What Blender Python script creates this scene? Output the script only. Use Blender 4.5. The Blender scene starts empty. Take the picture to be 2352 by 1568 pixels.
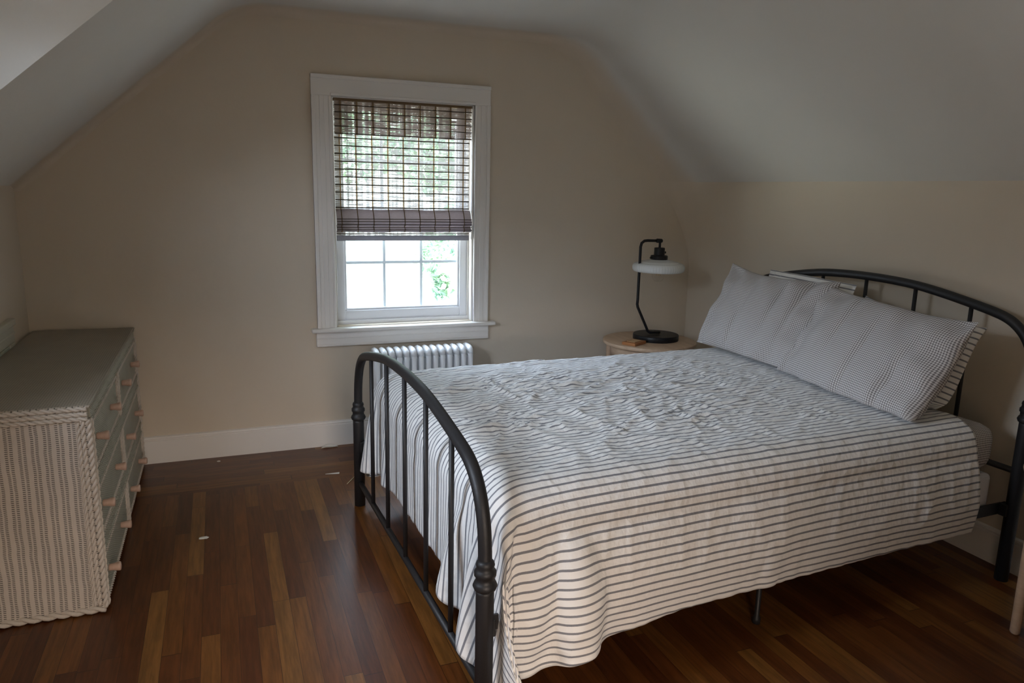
import bpy, bmesh, math, random
import numpy as np
from mathutils import Vector, Matrix

random.seed(7)
S = bpy.context.scene
COL = S.collection

# ------------------------------------------------------------------ camera
cam_data = bpy.data.cameras.new('camera')
cam = bpy.data.objects.new('camera', cam_data)
COL.objects.link(cam)
YAW, PITCH, ROLL = -0.3768, -0.2, 0.0222
Rz = Matrix.Rotation(YAW, 3, 'Z')
F = Rz @ Vector((0, math.cos(PITCH), math.sin(PITCH)))
R0 = Rz @ Vector((1, 0, 0))
U0 = R0.cross(F)
RR = R0 * math.cos(ROLL) + U0 * math.sin(ROLL)
UU = RR.cross(F)
cam.matrix_world = Matrix.Translation((-0.9883, -4.2063, 1.4711)) @ Matrix((RR, UU, -F)).transposed().to_4x4()
cam_data.sensor_width = 36.0
cam_data.lens = 1704.0 / 2352 * 36.0
cam_data.clip_start = 0.05
S.camera = cam

# ------------------------------------------------------------------ view + daylight
S.view_settings.view_transform = 'Standard'
S.view_settings.look = 'None'
S.view_settings.gamma = 1.0
S.view_settings.use_curve_mapping = False
S.view_settings.exposure = -0.15
S.cycles.max_bounces = 10
S.cycles.diffuse_bounces = 6
S.cycles.transparent_max_bounces = 24
S.cycles.sample_clamp_indirect = 0.0
S.cycles.use_denoising = True

W = bpy.data.worlds.new('World')
S.world = W
W.use_nodes = True
wn = W.node_tree
wn.nodes.clear()
w_out = wn.nodes.new('ShaderNodeOutputWorld')
w_bg = wn.nodes.new('ShaderNodeBackground')
SKY_GABLE, GROUND_GABLE, SIDE_LOBE = 7.5, 6.0, 46.0      # bright hazy daylight and sunlit ground beyond the gable, plus an added side lobe
SKY_LEFT, SKY_RIGHT = 14.0, 3.5              # sky brightened leftward, dimmed and greened rightward, shaped to darken the left slope
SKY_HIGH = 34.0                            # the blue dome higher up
SKY_BACK, GROUND_BACK = 60.0, 4.0         # sky over a lower half kept dark to shape the fill on other sides


def w_node(t, **kw):
    n = wn.nodes.new(t)
    for k, v in kw.items():
        setattr(n, k, v)
    return n


def w_mix(fac, a, b):
    n = w_node('ShaderNodeMix', data_type='RGBA')
    wn.links.new(fac, n.inputs[0])
    for s_, v in ((n.inputs[6], a), (n.inputs[7], b)):
        if isinstance(v, tuple):
            s_.default_value = v
        else:
            wn.links.new(v, s_)
    return n.outputs[2]


def w_range(v, lo, hi):
    n = w_node('ShaderNodeMapRange', interpolation_type='SMOOTHSTEP')
    wn.links.new(v, n.inputs[0])
    n.inputs[1].default_value, n.inputs[2].default_value = lo, hi
    return n.outputs[0]


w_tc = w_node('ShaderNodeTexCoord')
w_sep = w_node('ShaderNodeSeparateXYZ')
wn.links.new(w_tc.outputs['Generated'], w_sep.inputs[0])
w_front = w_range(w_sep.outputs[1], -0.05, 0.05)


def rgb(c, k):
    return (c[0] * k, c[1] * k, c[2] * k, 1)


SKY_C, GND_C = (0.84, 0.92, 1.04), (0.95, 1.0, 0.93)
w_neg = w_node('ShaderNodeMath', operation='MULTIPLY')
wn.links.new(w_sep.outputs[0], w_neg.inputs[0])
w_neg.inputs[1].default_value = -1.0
w_side = w_range(w_neg.outputs[0], 0.55, 0.95)           # lobe added on the left to light the right slope and knee wall
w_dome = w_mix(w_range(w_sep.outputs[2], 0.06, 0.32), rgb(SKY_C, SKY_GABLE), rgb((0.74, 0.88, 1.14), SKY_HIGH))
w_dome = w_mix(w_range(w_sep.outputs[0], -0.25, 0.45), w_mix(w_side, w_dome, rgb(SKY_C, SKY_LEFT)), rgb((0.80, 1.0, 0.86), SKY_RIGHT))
w_gable = w_mix(w_range(w_sep.outputs[2], -0.26, -0.12), w_mix(w_side, rgb(GND_C, GROUND_GABLE), rgb(GND_C, SIDE_LOBE)), w_dome)
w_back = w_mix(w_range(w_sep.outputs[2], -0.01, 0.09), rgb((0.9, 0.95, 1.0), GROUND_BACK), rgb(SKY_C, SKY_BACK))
w_west = w_mix(w_range(w_sep.outputs[2], 0.10, 0.30), rgb((0.9, 0.95, 1.0), GROUND_BACK), rgb(SKY_C, SKY_BACK))   # horizon raised here to hold dormer light off the right wall
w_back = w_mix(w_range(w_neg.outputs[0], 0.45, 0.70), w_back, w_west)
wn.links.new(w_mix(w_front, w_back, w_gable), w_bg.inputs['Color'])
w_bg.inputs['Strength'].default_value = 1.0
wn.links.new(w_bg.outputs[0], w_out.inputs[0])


def portal(name, loc, rot, sx, sy):
    l = bpy.data.lights.new(name, 'AREA')
    l.shape = 'RECTANGLE'
    l.size, l.size_y = sx, sy
    l.cycles.is_portal = True
    o = bpy.data.objects.new(name, l)
    o.location = loc
    o.rotation_euler = rot
    COL.objects.link(o)


PI = math.pi
TINT_REAR = (0.64, 0.465, 0.35)       # tint of the sheets added to set the light of the two unseen windows
TINT_DORMER = (0.72, 0.72, 0.76)
GLASS_TINT = (0.97, 0.99, 0.985)
portal('window_daylight', (0.01, 0.20, 1.33), (-PI / 2, 0, 0), 0.86, 1.34)
portal('rear_fill_daylight', (-0.62, -4.87, 0.7), (PI / 2, 0, 0), 0.72, 0.9)
portal('dormer_daylight', (-2.02, -2.50, 1.67), (0, -PI / 2, 0), 0.7, 0.7)


# ------------------------------------------------------------------ material helpers
def new_mat(name):
    m = bpy.data.materials.new(name)
    m.use_nodes = True
    nt = m.node_tree
    nt.nodes.clear()
    out = nt.nodes.new('ShaderNodeOutputMaterial')
    b = nt.nodes.new('ShaderNodeBsdfPrincipled')
    nt.links.new(b.outputs[0], out.inputs[0])
    return m, nt, b, out


class NT:
    """tiny wrapper to write node graphs as expressions"""
    def __init__(s, nt):
        s.nt = nt

    def put(s, sock, v):
        if isinstance(v, (int, float)):
            sock.default_value = v
        elif isinstance(v, (tuple, list)):
            sock.default_value = tuple(v) if len(v) != 3 or sock.type == 'VECTOR' else (*v, 1)
        else:
            s.nt.links.new(v, sock)

    def m(s, op, a, b=0.0, c=0.0):
        n = s.nt.nodes.new('ShaderNodeMath')
        n.operation = op
        for i, v in enumerate((a, b, c)):
            s.put(n.inputs[i], v)
        return n.outputs[0]

    def coord(s, kind):
        n = s.nt.nodes.new('ShaderNodeTexCoord')
        return n.outputs[kind]

    def sep(s, v):
        n = s.nt.nodes.new('ShaderNodeSeparateXYZ')
        s.put(n.inputs[0], v)
        return n.outputs

    def comb(s, x, y, z=0.0):
        n = s.nt.nodes.new('ShaderNodeCombineXYZ')
        for i, v in enumerate((x, y, z)):
            s.put(n.inputs[i], v)
        return n.outputs[0]

    def noise(s, v, scale, detail=2.0, rough=0.5):
        n = s.nt.nodes.new('ShaderNodeTexNoise')
        s.put(n.inputs['Vector'], v)
        n.inputs['Scale'].default_value = scale
        n.inputs['Detail'].default_value = detail
        n.inputs['Roughness'].default_value = rough
        return n.outputs['Fac']

    def mapping(s, v, scale):
        n = s.nt.nodes.new('ShaderNodeMapping')
        s.put(n.inputs[0], v)
        n.inputs['Scale'].default_value = scale
        return n.outputs[0]

    def mix(s, f, a, b):
        n = s.nt.nodes.new('ShaderNodeMix')
        n.data_type = 'RGBA'
        s.put(n.inputs[0], f)
        s.put(n.inputs[6], a)
        s.put(n.inputs[7], b)
        return n.outputs[2]

    def ramp(s, f, stops):
        n = s.nt.nodes.new('ShaderNodeValToRGB')
        s.put(n.inputs[0], f)
        e = n.color_ramp.elements
        while len(e) < len(stops):
            e.new(0.5)
        for i, (p, c) in enumerate(stops):
            e[i].position = p
            e[i].color = (*c, 1)
        return n.outputs[0]

    def step(s, x, lo, hi):
        n = s.nt.nodes.new('ShaderNodeMapRange')
        n.interpolation_type = 'SMOOTHSTEP'
        s.put(n.inputs[0], x)
        n.inputs[1].default_value = lo
        n.inputs[2].default_value = hi
        return n.outputs[0]

    def bump(s, h, strength, dist):
        n = s.nt.nodes.new('ShaderNodeBump')
        s.put(n.inputs['Height'], h)
        n.inputs['Strength'].default_value = strength
        n.inputs['Distance'].default_value = dist
        return n.outputs[0]


def paint(name, col, rough=0.6, bump=0.05, scale=60, spec=0.3):
    m, nt, b, _ = new_mat(name)
    g = NT(nt)
    c = g.coord('Object')
    f = g.noise(c, 2.5, 3)
    g.put(b.inputs['Base Color'], g.mix(f, tuple(x * 0.95 for x in col), tuple(min(1, x * 1.04) for x in col)))
    b.inputs['Roughness'].default_value = rough
    b.inputs['Specular IOR Level'].default_value = spec
    if bump:
        g.put(b.inputs['Normal'], g.bump(g.noise(c, scale, 3), bump, 0.01))
    return m


M_WALL = paint('wall_paint', (0.66, 0.575, 0.46), 0.75, 0.06)
M_CEIL = paint('ceiling_paint', (0.70, 0.68, 0.63), 0.75, 0.06)


def cut_in(m):
    """the wall paint is carried a little way round the plaster cove"""
    nt = m.node_tree
    g = NT(nt)
    b = next(n for n in nt.nodes if n.type == 'BSDF_PRINCIPLED')
    old = b.inputs['Base Color'].links[0].from_socket
    y = g.sep(g.coord('Object'))[1]
    g.put(b.inputs['Base Color'], g.mix(g.step(y, -0.11, -0.015), old, (0.64, 0.555, 0.445)))


cut_in(M_CEIL)
M_TRIM = paint('trim_paint', (0.80, 0.77, 0.72), 0.35, 0.02, 30, 0.5)
M_VINYL = paint('white_vinyl', (0.82, 0.83, 0.85), 0.35, 0.0)
M_GRILLE = paint('grille_bar', (0.84, 0.88, 0.92), 0.5, 0.0)
M_RAD = paint('radiator_enamel', (0.80, 0.80, 0.80), 0.35, 0.03, 90, 0.5)
M_IRON = paint('black_iron', (0.018, 0.017, 0.018), 0.5, 0.06, 160, 0.5)
M_LAMP = paint('lamp_black', (0.012, 0.012, 0.014), 0.4, 0.0)
M_ASH = None
M_DOORP = paint('door_shade_paint', (0.40, 0.44, 0.36), 0.45, 0.02)  # white door; its dimness and green light are put into the paint
M_PAPER = paint('paper_scrap', (0.75, 0.72, 0.66), 0.8, 0.0)
M_STRAW = paint('straw', (0.62, 0.52, 0.33), 0.7, 0.0)
M_MATT = paint('mattress_ticking', (0.70, 0.70, 0.72), 0.8, 0.05)
M_BRASS = paint('bulb_brass', (0.55, 0.36, 0.14), 0.35, 0.0)


def wood(name, c1, c2, rough=0.45, axis=(30, 3, 30)):
    m, nt, b, _ = new_mat(name)
    g = NT(nt)
    v = g.mapping(g.coord('Object'), axis)
    f = g.noise(v, 1.5, 5, 0.6)
    g.put(b.inputs['Base Color'], g.mix(g.step(f, 0.3, 0.7), c1, c2))
    b.inputs['Roughness'].default_value = rough
    g.put(b.inputs['Normal'], g.bump(f, 0.05, 0.005))
    return m


M_ASH = wood('pale_ash', (0.52, 0.36, 0.24), (0.62, 0.45, 0.31))
M_KNOB = wood('knob_wood', (0.50, 0.33, 0.25), (0.60, 0.42, 0.33), 0.5)
M_BOXW = wood('cherry_wood', (0.34, 0.13, 0.045), (0.45, 0.19, 0.07), 0.4)
M_BOXT = wood('maple_wood', (0.55, 0.34, 0.17), (0.62, 0.40, 0.21), 0.4)
M_BARK = wood('bark', (0.10, 0.07, 0.05), (0.16, 0.12, 0.09), 0.9)


def floor_mat():
    m, nt, b, _ = new_mat('oak_strip_floor')
    g = NT(nt)
    c = g.coord('Object')
    x, y, z = g.sep(c)
    # border boards run along the gable wall, the rest run towards it
    edge = g.m('GREATER_THAN', y, -0.50)
    ax = g.m('ADD', g.m('MULTIPLY', x, g.m('SUBTRACT', 1.0, edge)), g.m('MULTIPLY', y, edge))   # across
    al = g.m('ADD', g.m('MULTIPLY', y, g.m('SUBTRACT', 1.0, edge)), g.m('MULTIPLY', x, edge))   # along
    row = g.m('FLOOR', g.m('DIVIDE', ax, 0.0585))
    wn_ = nt.nodes.new('ShaderNodeTexWhiteNoise')
    wn_.noise_dimensions = '1D'
    g.put(wn_.inputs['W'], row)
    ln = g.m('ADD', 0.55, g.m('MULTIPLY', wn_.outputs['Value'], 0.6))
    alo = g.m('ADD', g.m('DIVIDE', al, ln), g.m('MULTIPLY', wn_.outputs['Value'], 17.3))
    seg = g.m('FLOOR', alo)
    w2 = nt.nodes.new('ShaderNodeTexWhiteNoise')
    w2.noise_dimensions = '2D'
    g.put(w2.inputs['Vector'], g.comb(row, seg))
    rnd = w2.outputs['Value']
    grain = g.noise(g.comb(g.m('MULTIPLY', ax, 70), g.m('MULTIPLY', al, 5), g.m('MULTIPLY', rnd, 40)), 1.0, 5, 0.65)
    big = g.noise(c, 1.3, 2)
    base = g.ramp(rnd, [(0.0, (0.092, 0.026, 0.007)), (0.3, (0.122, 0.037, 0.009)), (0.6, (0.158, 0.052, 0.012)),
                        (0.85, (0.198, 0.077, 0.017)), (1.0, (0.235, 0.102, 0.025))])
    dark = g.mix(g.step(grain, 0.25, 0.75), (0.55, 0.55, 0.55), (1.12, 1.12, 1.12))
    mul = nt.nodes.new('ShaderNodeMix')
    mul.data_type = 'RGBA'
    mul.blend_type = 'MULTIPLY'
    mul.inputs[0].default_value = 1.0
    g.put(mul.inputs[6], base)
    g.put(mul.inputs[7], dark)
    fx = g.m('FRACT', g.m('DIVIDE', ax, 0.0585))
    fy = g.m('FRACT', alo)
    gap = g.m('MAXIMUM', g.m('LESS_THAN', fx, 0.022), g.m('LESS_THAN', fy, 0.003))
    g.put(b.inputs['Base Color'], g.mix(gap, mul.outputs[2], (0.03, 0.012, 0.006)))
    g.put(b.inputs['Roughness'], g.m('ADD', 0.25, g.m('MULTIPLY', big, 0.16)))
    b.inputs['Specular IOR Level'].default_value = 0.38
    g.put(b.inputs['Normal'], g.bump(g.m('SUBTRACT', g.m('MULTIPLY', grain, 0.25), gap), 0.25, 0.002))
    return m


M_FLOOR = floor_mat()


def stripe_mat(name, period=0.0255, width=0.26, dark=(0.195, 0.20, 0.225), light=(0.875, 0.865, 0.845), crinkle=0.5):
    m, nt, b, _ = new_mat(name)
    g = NT(nt)
    uv = g.coord('UV')
    x, y, z = g.sep(uv)
    wob = g.m('MULTIPLY', g.m('SUBTRACT', g.noise(uv, 900, 1), 0.5), 0.06)
    t = g.m('FRACT', g.m('ADD', g.m('DIVIDE', y, period), wob))
    d = g.m('ABSOLUTE', g.m('SUBTRACT', t, 0.5))
    f = g.m('SUBTRACT', 1.0, g.step(d, width / 2 - 0.03, width / 2 + 0.03))
    f = g.m('MULTIPLY', f, g.m('ADD', 0.80, g.m('MULTIPLY', g.noise(g.mapping(uv, (1500, 400, 1)), 1, 1), 0.3)))
    g.put(b.inputs['Base Color'], g.mix(f, light, dark))
    b.inputs['Roughness'].default_value = 0.85
    b.inputs['Specular IOR Level'].default_value = 0.15
    b.inputs['Sheen Weight'].default_value = 0.15
    n1 = g.noise(g.mapping(uv, (26, 16, 1)), 1.0, 3, 0.55)
    n2 = g.noise(g.mapping(uv, (9, 14, 1)), 1.0, 2, 0.5)
    ridge = g.m('SUBTRACT', 1.0, g.m('ABSOLUTE', g.m('MULTIPLY', g.m('SUBTRACT', n2, 0.5), 5.0)))
    ridge = g.m('MAXIMUM', ridge, 0.0)
    h = g.m('ADD', n1, g.m('MULTIPLY', ridge, 0.35))
    g.put(b.inputs['Normal'], g.bump(h, crinkle, 0.012))
    return m


M_STRIPE = stripe_mat('ticking_stripe')
M_STRIPE2 = stripe_mat('ticking_stripe_pillow', crinkle=0.3)


def gingham_mat(name, p=0.0092):
    m, nt, b, _ = new_mat(name)
    g = NT(nt)
    uv = g.coord('UV')
    x, y, z = g.sep(uv)

    def band(t):
        d = g.m('ABSOLUTE', g.m('SUBTRACT', g.m('FRACT', g.m('DIVIDE', t, p)), 0.5))
        return g.step(d, 0.20, 0.30)
    f = g.m('MULTIPLY', g.m('ADD', band(x), band(y)), 0.5)
    g.put(b.inputs['Base Color'], g.mix(f, (0.76, 0.74, 0.725), (0.185, 0.165, 0.16)))
    b.inputs['Roughness'].default_value = 0.85
    b.inputs['Specular IOR Level'].default_value = 0.15
    n1 = g.noise(g.mapping(uv, (22, 9, 1)), 1.0, 3, 0.5)
    g.put(b.inputs['Normal'], g.bump(n1, 0.45, 0.015))
    return m


M_GING = gingham_mat('gingham_cotton')


def wicker_mat(name, col, pu, pv, axes, dark=0.16, ribs=True):
    """woven wicker; axes picks the two object axes (across stakes, along stakes)"""
    m, nt, b, _ = new_mat(name)
    g = NT(nt)
    c = g.coord('Object')
    s = g.sep(c)
    a, l = s[axes[0]], s[axes[1]]
    jig = g.m('MULTIPLY', g.m('SUBTRACT', g.noise(c, 14, 2), 0.5), 0.25)
    u = g.m('ADD', g.m('DIVIDE', a, pu), jig)
    v = g.m('ADD', g.m('DIVIDE', l, pv), g.m('MULTIPLY', jig, 3.0))
    fu = g.m('FRACT', u)
    if ribs:
        h1 = g.m('SUBTRACT', 1.0, g.step(g.m('ABSOLUTE', g.m('SUBTRACT', fu, 0.36)), 0.09, 0.15))
        h2 = g.m('SUBTRACT', 1.0, g.step(g.m('ABSOLUTE', g.m('SUBTRACT', fu, 0.74)), 0.09, 0.15))
        s1 = g.m('SINE', g.m('MULTIPLY', v, 2 * PI))
        s2 = g.m('SINE', g.m('ADD', g.m('MULTIPLY', v, 2 * PI), 2.2))
        hole = g.m('MAXIMUM', g.m('MULTIPLY', h1, g.step(s1, 0.25, 0.6)), g.m('MULTIPLY', h2, g.step(s2, 0.25, 0.6)))
        hgt = g.m('ADD', g.m('MULTIPLY', s1, h1), g.m('MULTIPLY', s2, h2))
    else:
        par = g.m('MODULO', g.m('FLOOR', u), 2.0)
        s1 = g.m('SINE', g.m('ADD', g.m('MULTIPLY', v, 2 * PI), g.m('MULTIPLY', par, PI)))
        su = g.m('SINE', g.m('MULTIPLY', fu, PI))
        hole = g.m('MULTIPLY', g.step(s1, 0.35, 0.8), g.step(su, 0.55, 0.95))
        hgt = g.m('MULTIPLY', s1, -0.6)
    var = g.noise(c, 9, 3)
    lite = g.mix(var, tuple(x * 0.86 for x in col), tuple(min(1, x * 1.08) for x in col))
    g.put(b.inputs['Base Color'], g.mix(hole, lite, tuple(x * dark for x in col)))
    b.inputs['Roughness'].default_value = 0.6
    g.put(b.inputs['Normal'], g.bump(g.m('SUBTRACT', g.m('MULTIPLY', hgt, 0.25), g.m('MULTIPLY', hole, 1.0)), 0.6, 0.003))
    return m


WK = (0.58, 0.52, 0.45)
M_WSIDE = wicker_mat('wicker_side', WK, 0.036, 0.0068, (0, 2))
M_WTOP = wicker_mat('wicker_top', (0.36, 0.315, 0.25), 0.0085, 0.011, (0, 1), 0.3, False)  # darker for the woven gaps, and to offset strong sky light on top
M_WFRONT = wicker_mat('wicker_front', (0.43, 0.42, 0.34), 0.009, 0.008, (1, 2), 0.35, False)  # front toned down and greened, carrying the window light in its colour
M_WROPE = paint('wicker_braid', WK, 0.6, 0.25, 220)


def glass_mat(name, tint=(1, 1, 1), gl=0.06):
    m = bpy.data.materials.new(name)
    m.use_nodes = True
    nt = m.node_tree
    nt.nodes.clear()
    out = nt.nodes.new('ShaderNodeOutputMaterial')
    t = nt.nodes.new('ShaderNodeBsdfTransparent')
    t.inputs[0].default_value = (*tint, 1)
    gg = nt.nodes.new('ShaderNodeBsdfGlossy')
    gg.inputs['Roughness'].default_value = 0.02
    g = NT(nt)
    lw = nt.nodes.new('ShaderNodeLayerWeight')
    lw.inputs[0].default_value = 0.5
    fr = g.m('ADD', 0.03, g.m('MULTIPLY', g.m('POWER', lw.outputs['Facing'], 5.0), 0.9))
    mx = nt.nodes.new('ShaderNodeMixShader')
    nt.links.new(fr, mx.inputs[0])
    nt.links.new(t.outputs[0], mx.inputs[1])
    nt.links.new(gg.outputs[0], mx.inputs[2])
    nt.links.new(mx.outputs[0], out.inputs[0])
    return m


M_GLASS = glass_mat('window_glass', GLASS_TINT)
M_GLASS_B = glass_mat('gable_window_glass', GLASS_TINT)
M_BULB = glass_mat('bulb_glass', (0.985, 0.98, 0.97))


def opal_mat():
    m, nt, b, _ = new_mat('opal_glass')
    b.inputs['Base Color'].default_value = (0.80, 0.83, 0.82, 1)
    b.inputs['Roughness'].default_value = 0.25
    b.inputs['Subsurface Weight'].default_value = 0.3
    b.inputs['Subsurface Radius'].default_value = (0.02, 0.02, 0.02)
    return m


M_OPAL = opal_mat()


def reed_mat(name, cover, col, tcol):
    """woven grass shade: fine reeds with light passing between and through them"""
    m = bpy.data.materials.new(name)
    m.use_nodes = True
    nt = m.node_tree
    nt.nodes.clear()
    g = NT(nt)
    out = nt.nodes.new('ShaderNodeOutputMaterial')
    c = g.coord('Object')
    v = g.mapping(c, (9, 1, 420))
    n = g.noise(v, 1.0, 2, 0.6)
    x, y, z = g.sep(c)
    # warp threads: denser light-brown bands across the width
    wv = g.noise(g.comb(g.m('MULTIPLY', x, 55), 0.0, 0.0), 1.0, 2)
    n2 = g.m('ADD', n, g.m('MULTIPLY', g.m('SUBTRACT', wv, 0.5), 0.55))
    f = g.step(n2, 1 - cover - 0.10, 1 - cover + 0.10)
    d = nt.nodes.new('ShaderNodeBsdfDiffuse')
    g.put(d.inputs[0], g.mix(n, col, tuple(q * 0.7 for q in col)))
    t = nt.nodes.new('ShaderNodeBsdfTranslucent')
    t.inputs[0].default_value = (*tcol, 1)
    mx = nt.nodes.new('ShaderNodeMixShader')
    mx.inputs[0].default_value = 0.5
    nt.links.new(d.outputs[0], mx.inputs[1])
    nt.links.new(t.outputs[0], mx.inputs[2])
    tr = nt.nodes.new('ShaderNodeBsdfTransparent')
    m2 = nt.nodes.new('ShaderNodeMixShader')
    g.put(m2.inputs[0], f)
    nt.links.new(tr.outputs[0], m2.inputs[1])
    nt.links.new(mx.outputs[0], m2.inputs[2])
    nt.links.new(m2.outputs[0], out.inputs[0])
    return m


M_REED = reed_mat('reed_weave', 0.55, (0.60, 0.52, 0.45), (0.17, 0.155, 0.14))
M_REED2 = reed_mat('reed_valance', 0.60, (0.52, 0.43, 0.38), (0.17, 0.132, 0.115))
def thin_cloth(name, col, tcol, f=0.5):
    m = bpy.data.materials.new(name)
    m.use_nodes = True
    nt = m.node_tree
    nt.nodes.clear()
    g = NT(nt)
    out = nt.nodes.new('ShaderNodeOutputMaterial')
    n = g.noise(g.mapping(g.coord('Object'), (40, 10, 500)), 1.0, 2, 0.6)
    d = nt.nodes.new('ShaderNodeBsdfDiffuse')
    g.put(d.inputs[0], g.mix(n, tuple(q * 0.7 for q in col), tuple(min(1, q * 1.2) for q in col)))
    t = nt.nodes.new('ShaderNodeBsdfTranslucent')
    g.put(t.inputs[0], g.mix(n, tuple(q * 0.6 for q in tcol), tuple(min(1, q * 1.4) for q in tcol)))
    mx = nt.nodes.new('ShaderNodeMixShader')
    mx.inputs[0].default_value = f
    nt.links.new(d.outputs[0], mx.inputs[1])
    nt.links.new(t.outputs[0], mx.inputs[2])
    nt.links.new(mx.outputs[0], out.inputs[0])
    return m


M_CORD = thin_cloth('brown_cord', (0.38, 0.27, 0.16), (0.20, 0.13, 0.065))
M_FOLD = thin_cloth('folded_reed', (0.50, 0.42, 0.40), (0.075, 0.06, 0.064))
M_SLAT = paint('dark_reed', (0.055, 0.035, 0.018), 0.6, 0.0)
M_HEM = thin_cloth('shade_hem', (0.62, 0.60, 0.62), (0.2, 0.2, 0.22))


def leaf_mat(name, c1, c2):
    m = bpy.data.materials.new(name)
    m.use_nodes = True
    nt = m.node_tree
    nt.nodes.clear()
    g = NT(nt)
    out = nt.nodes.new('ShaderNodeOutputMaterial')
    n = g.noise(g.coord('Object'), 3.0, 2)
    col = g.mix(g.step(n, 0.35, 0.65), c1, c2)
    d = nt.nodes.new('ShaderNodeBsdfDiffuse')
    t = nt.nodes.new('ShaderNodeBsdfTranslucent')
    g.put(d.inputs[0], col)
    g.put(t.inputs[0], col)
    mx = nt.nodes.new('ShaderNodeMixShader')
    mx.inputs[0].default_value = 0.45
    nt.links.new(d.outputs[0], mx.inputs[1])
    nt.links.new(t.outputs[0], mx.inputs[2])
    nt.links.new(mx.outputs[0], out.inputs[0])
    return m


M_LEAF = leaf_mat('tree_leaves', (0.12, 0.19, 0.13), (0.20, 0.28, 0.16))
M_LEAF2 = leaf_mat('branch_leaves', (0.115, 0.20, 0.14), (0.19, 0.28, 0.16))


# ------------------------------------------------------------------ mesh helpers
def link(name, bm, mat, parent=None, smooth=False, uv=None):
    me = bpy.data.meshes.new(name)
    bm.normal_update()
    bm.to_mesh(me)
    bm.free()
    if smooth:
        me.polygons.foreach_set('use_smooth', [True] * len(me.polygons))
    if mat:
        me.materials.append(mat)
    o = bpy.data.objects.new(name, me)
    COL.objects.link(o)
    if parent:
        o.parent = parent
    return o


def empty(name, loc=(0, 0, 0), rz=0.0):
    o = bpy.data.objects.new(name, None)
    o.empty_display_size = 0.1
    o.location = loc
    o.rotation_euler = (0, 0, rz)
    COL.objects.link(o)
    return o


def tag(o, label=None, cat=None, group=None, kind=None):
    if label:
        o['label'] = label
    if cat:
        o['category'] = cat
    if group:
        o['group'] = group
    if kind:
        o['kind'] = kind
    return o


def box(bm, x0, x1, y0, y1, z0, z1, bev=0.0, seg=2):
    t = bmesh.new()
    vs = [t.verts.new((x, y, z)) for x in (x0, x1) for y in (y0, y1) for z in (z0, z1)]
    for f in ((0, 1, 3, 2), (4, 6, 7, 5), (0, 4, 5, 1), (2, 3, 7, 6), (0, 2, 6, 4), (1, 5, 7, 3)):
        t.faces.new([vs[i] for i in f])
    if bev > 0:
        bmesh.ops.bevel(t, geom=list(t.edges), offset=bev, segments=seg, affect='EDGES', profile=0.5)
    merge(bm, t)


def merge(bm, t, mtx=None):
    if mtx is not None:
        t.transform(mtx)
    me = bpy.data.meshes.new('tmp')
    t.to_mesh(me)
    t.free()
    bm.from_mesh(me)
    bpy.data.meshes.remove(me)


def sweep(bm, pts, r, n=12, cap=True, closed=False):
    """round tube along a polyline; r is a number or one per point"""
    pts = [Vector(p) for p in pts]
    if not isinstance(r, (list, tuple)):
        r = [r] * len(pts)
    rings = []
    T0 = (pts[1] - pts[0]).normalized()
    ref = Vector((0, 0, 1)) if abs(T0.z) < 0.9 else Vector((1, 0, 0))
    nrm = T0.cross(ref).normalized()
    for i, p in enumerate(pts):
        if closed:
            T = (pts[(i + 1) % len(pts)] - pts[i - 1]).normalized()
        elif i == 0:
            T = T0
        elif i == len(pts) - 1:
            T = (pts[-1] - pts[-2]).normalized()
        else:
            T = ((pts[i + 1] - p).normalized() + (p - pts[i - 1]).normalized()).normalized()
        nrm = (nrm - T * nrm.dot(T)).normalized()
        b = T.cross(nrm)
        rings.append([bm.verts.new(p + (nrm * math.cos(a) + b * math.sin(a)) * r[i])
                      for a in (2 * PI * k / n for k in range(n))])
    m = len(rings)
    for i in range(m if closed else m - 1):
        A, B = rings[i], rings[(i + 1) % m]
        for k in range(n):
            bm.faces.new((A[k], A[(k + 1) % n], B[(k + 1) % n], B[k]))
    if cap and not closed:
        bm.faces.new(rings[0][::-1])
        bm.faces.new(rings[-1])


def lathe(bm, prof, center=(0, 0), n=32, cap=True, mod=None):
    """prof: list of (r, z)"""
    cx, cy = center
    rings = []
    for r, z in prof:
        ring = []
        for k in range(n):
            a = 2 * PI * k / n
            rr = r * (mod(a, r, z) if mod else 1)
            ring.append(bm.verts.new((cx + rr * math.cos(a), cy + rr * math.sin(a), z)))
        rings.append(ring)
    for A, B in zip(rings, rings[1:]):
        for k in range(n):
            bm.faces.new((A[k], A[(k + 1) % n], B[(k + 1) % n], B[k]))
    if cap:
        bm.faces.new(rings[0][::-1])
        bm.faces.new(rings[-1])


def grid_mesh(bm, P):
    """P[i][j] -> quads"""
    V = [[bm.verts.new(p) for p in row] for row in P]
    for i in range(len(V) - 1):
        for j in range(len(V[0]) - 1):
            bm.faces.new((V[i][j], V[i + 1][j], V[i + 1][j + 1], V[i][j + 1]))
    return V


def solidify(o, t, off=1.0):
    md = o.modifiers.new('thickness', 'SOLIDIFY')
    md.thickness = t
    md.offset = off
    return o


def bevel_mod(o, w, seg=2):
    md = o.modifiers.new('bevel', 'BEVEL')
    md.width = w
    md.segments = seg
    md.limit_method = 'ANGLE'
    return o


# ------------------------------------------------------------------ room shell
XL, XR = -1.882, 1.942
ZL, ZR, ZC = 1.445, 1.554, 2.36
TL, TR = 0.885, 0.9325
XBL = XL + (ZC - ZL) / TL
XBR = XR - (ZC - ZR) / TR
YD0, YD1, YEND = -3.70, -1.54, -4.29      # dormer span and rear wall

bm = bmesh.new()
box(bm, XL - 0.15, XR + 0.15, YEND - 0.5, 0.15, -0.06, 0.0)
tag(link('floor', bm, M_FLOOR), kind='structure')


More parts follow.
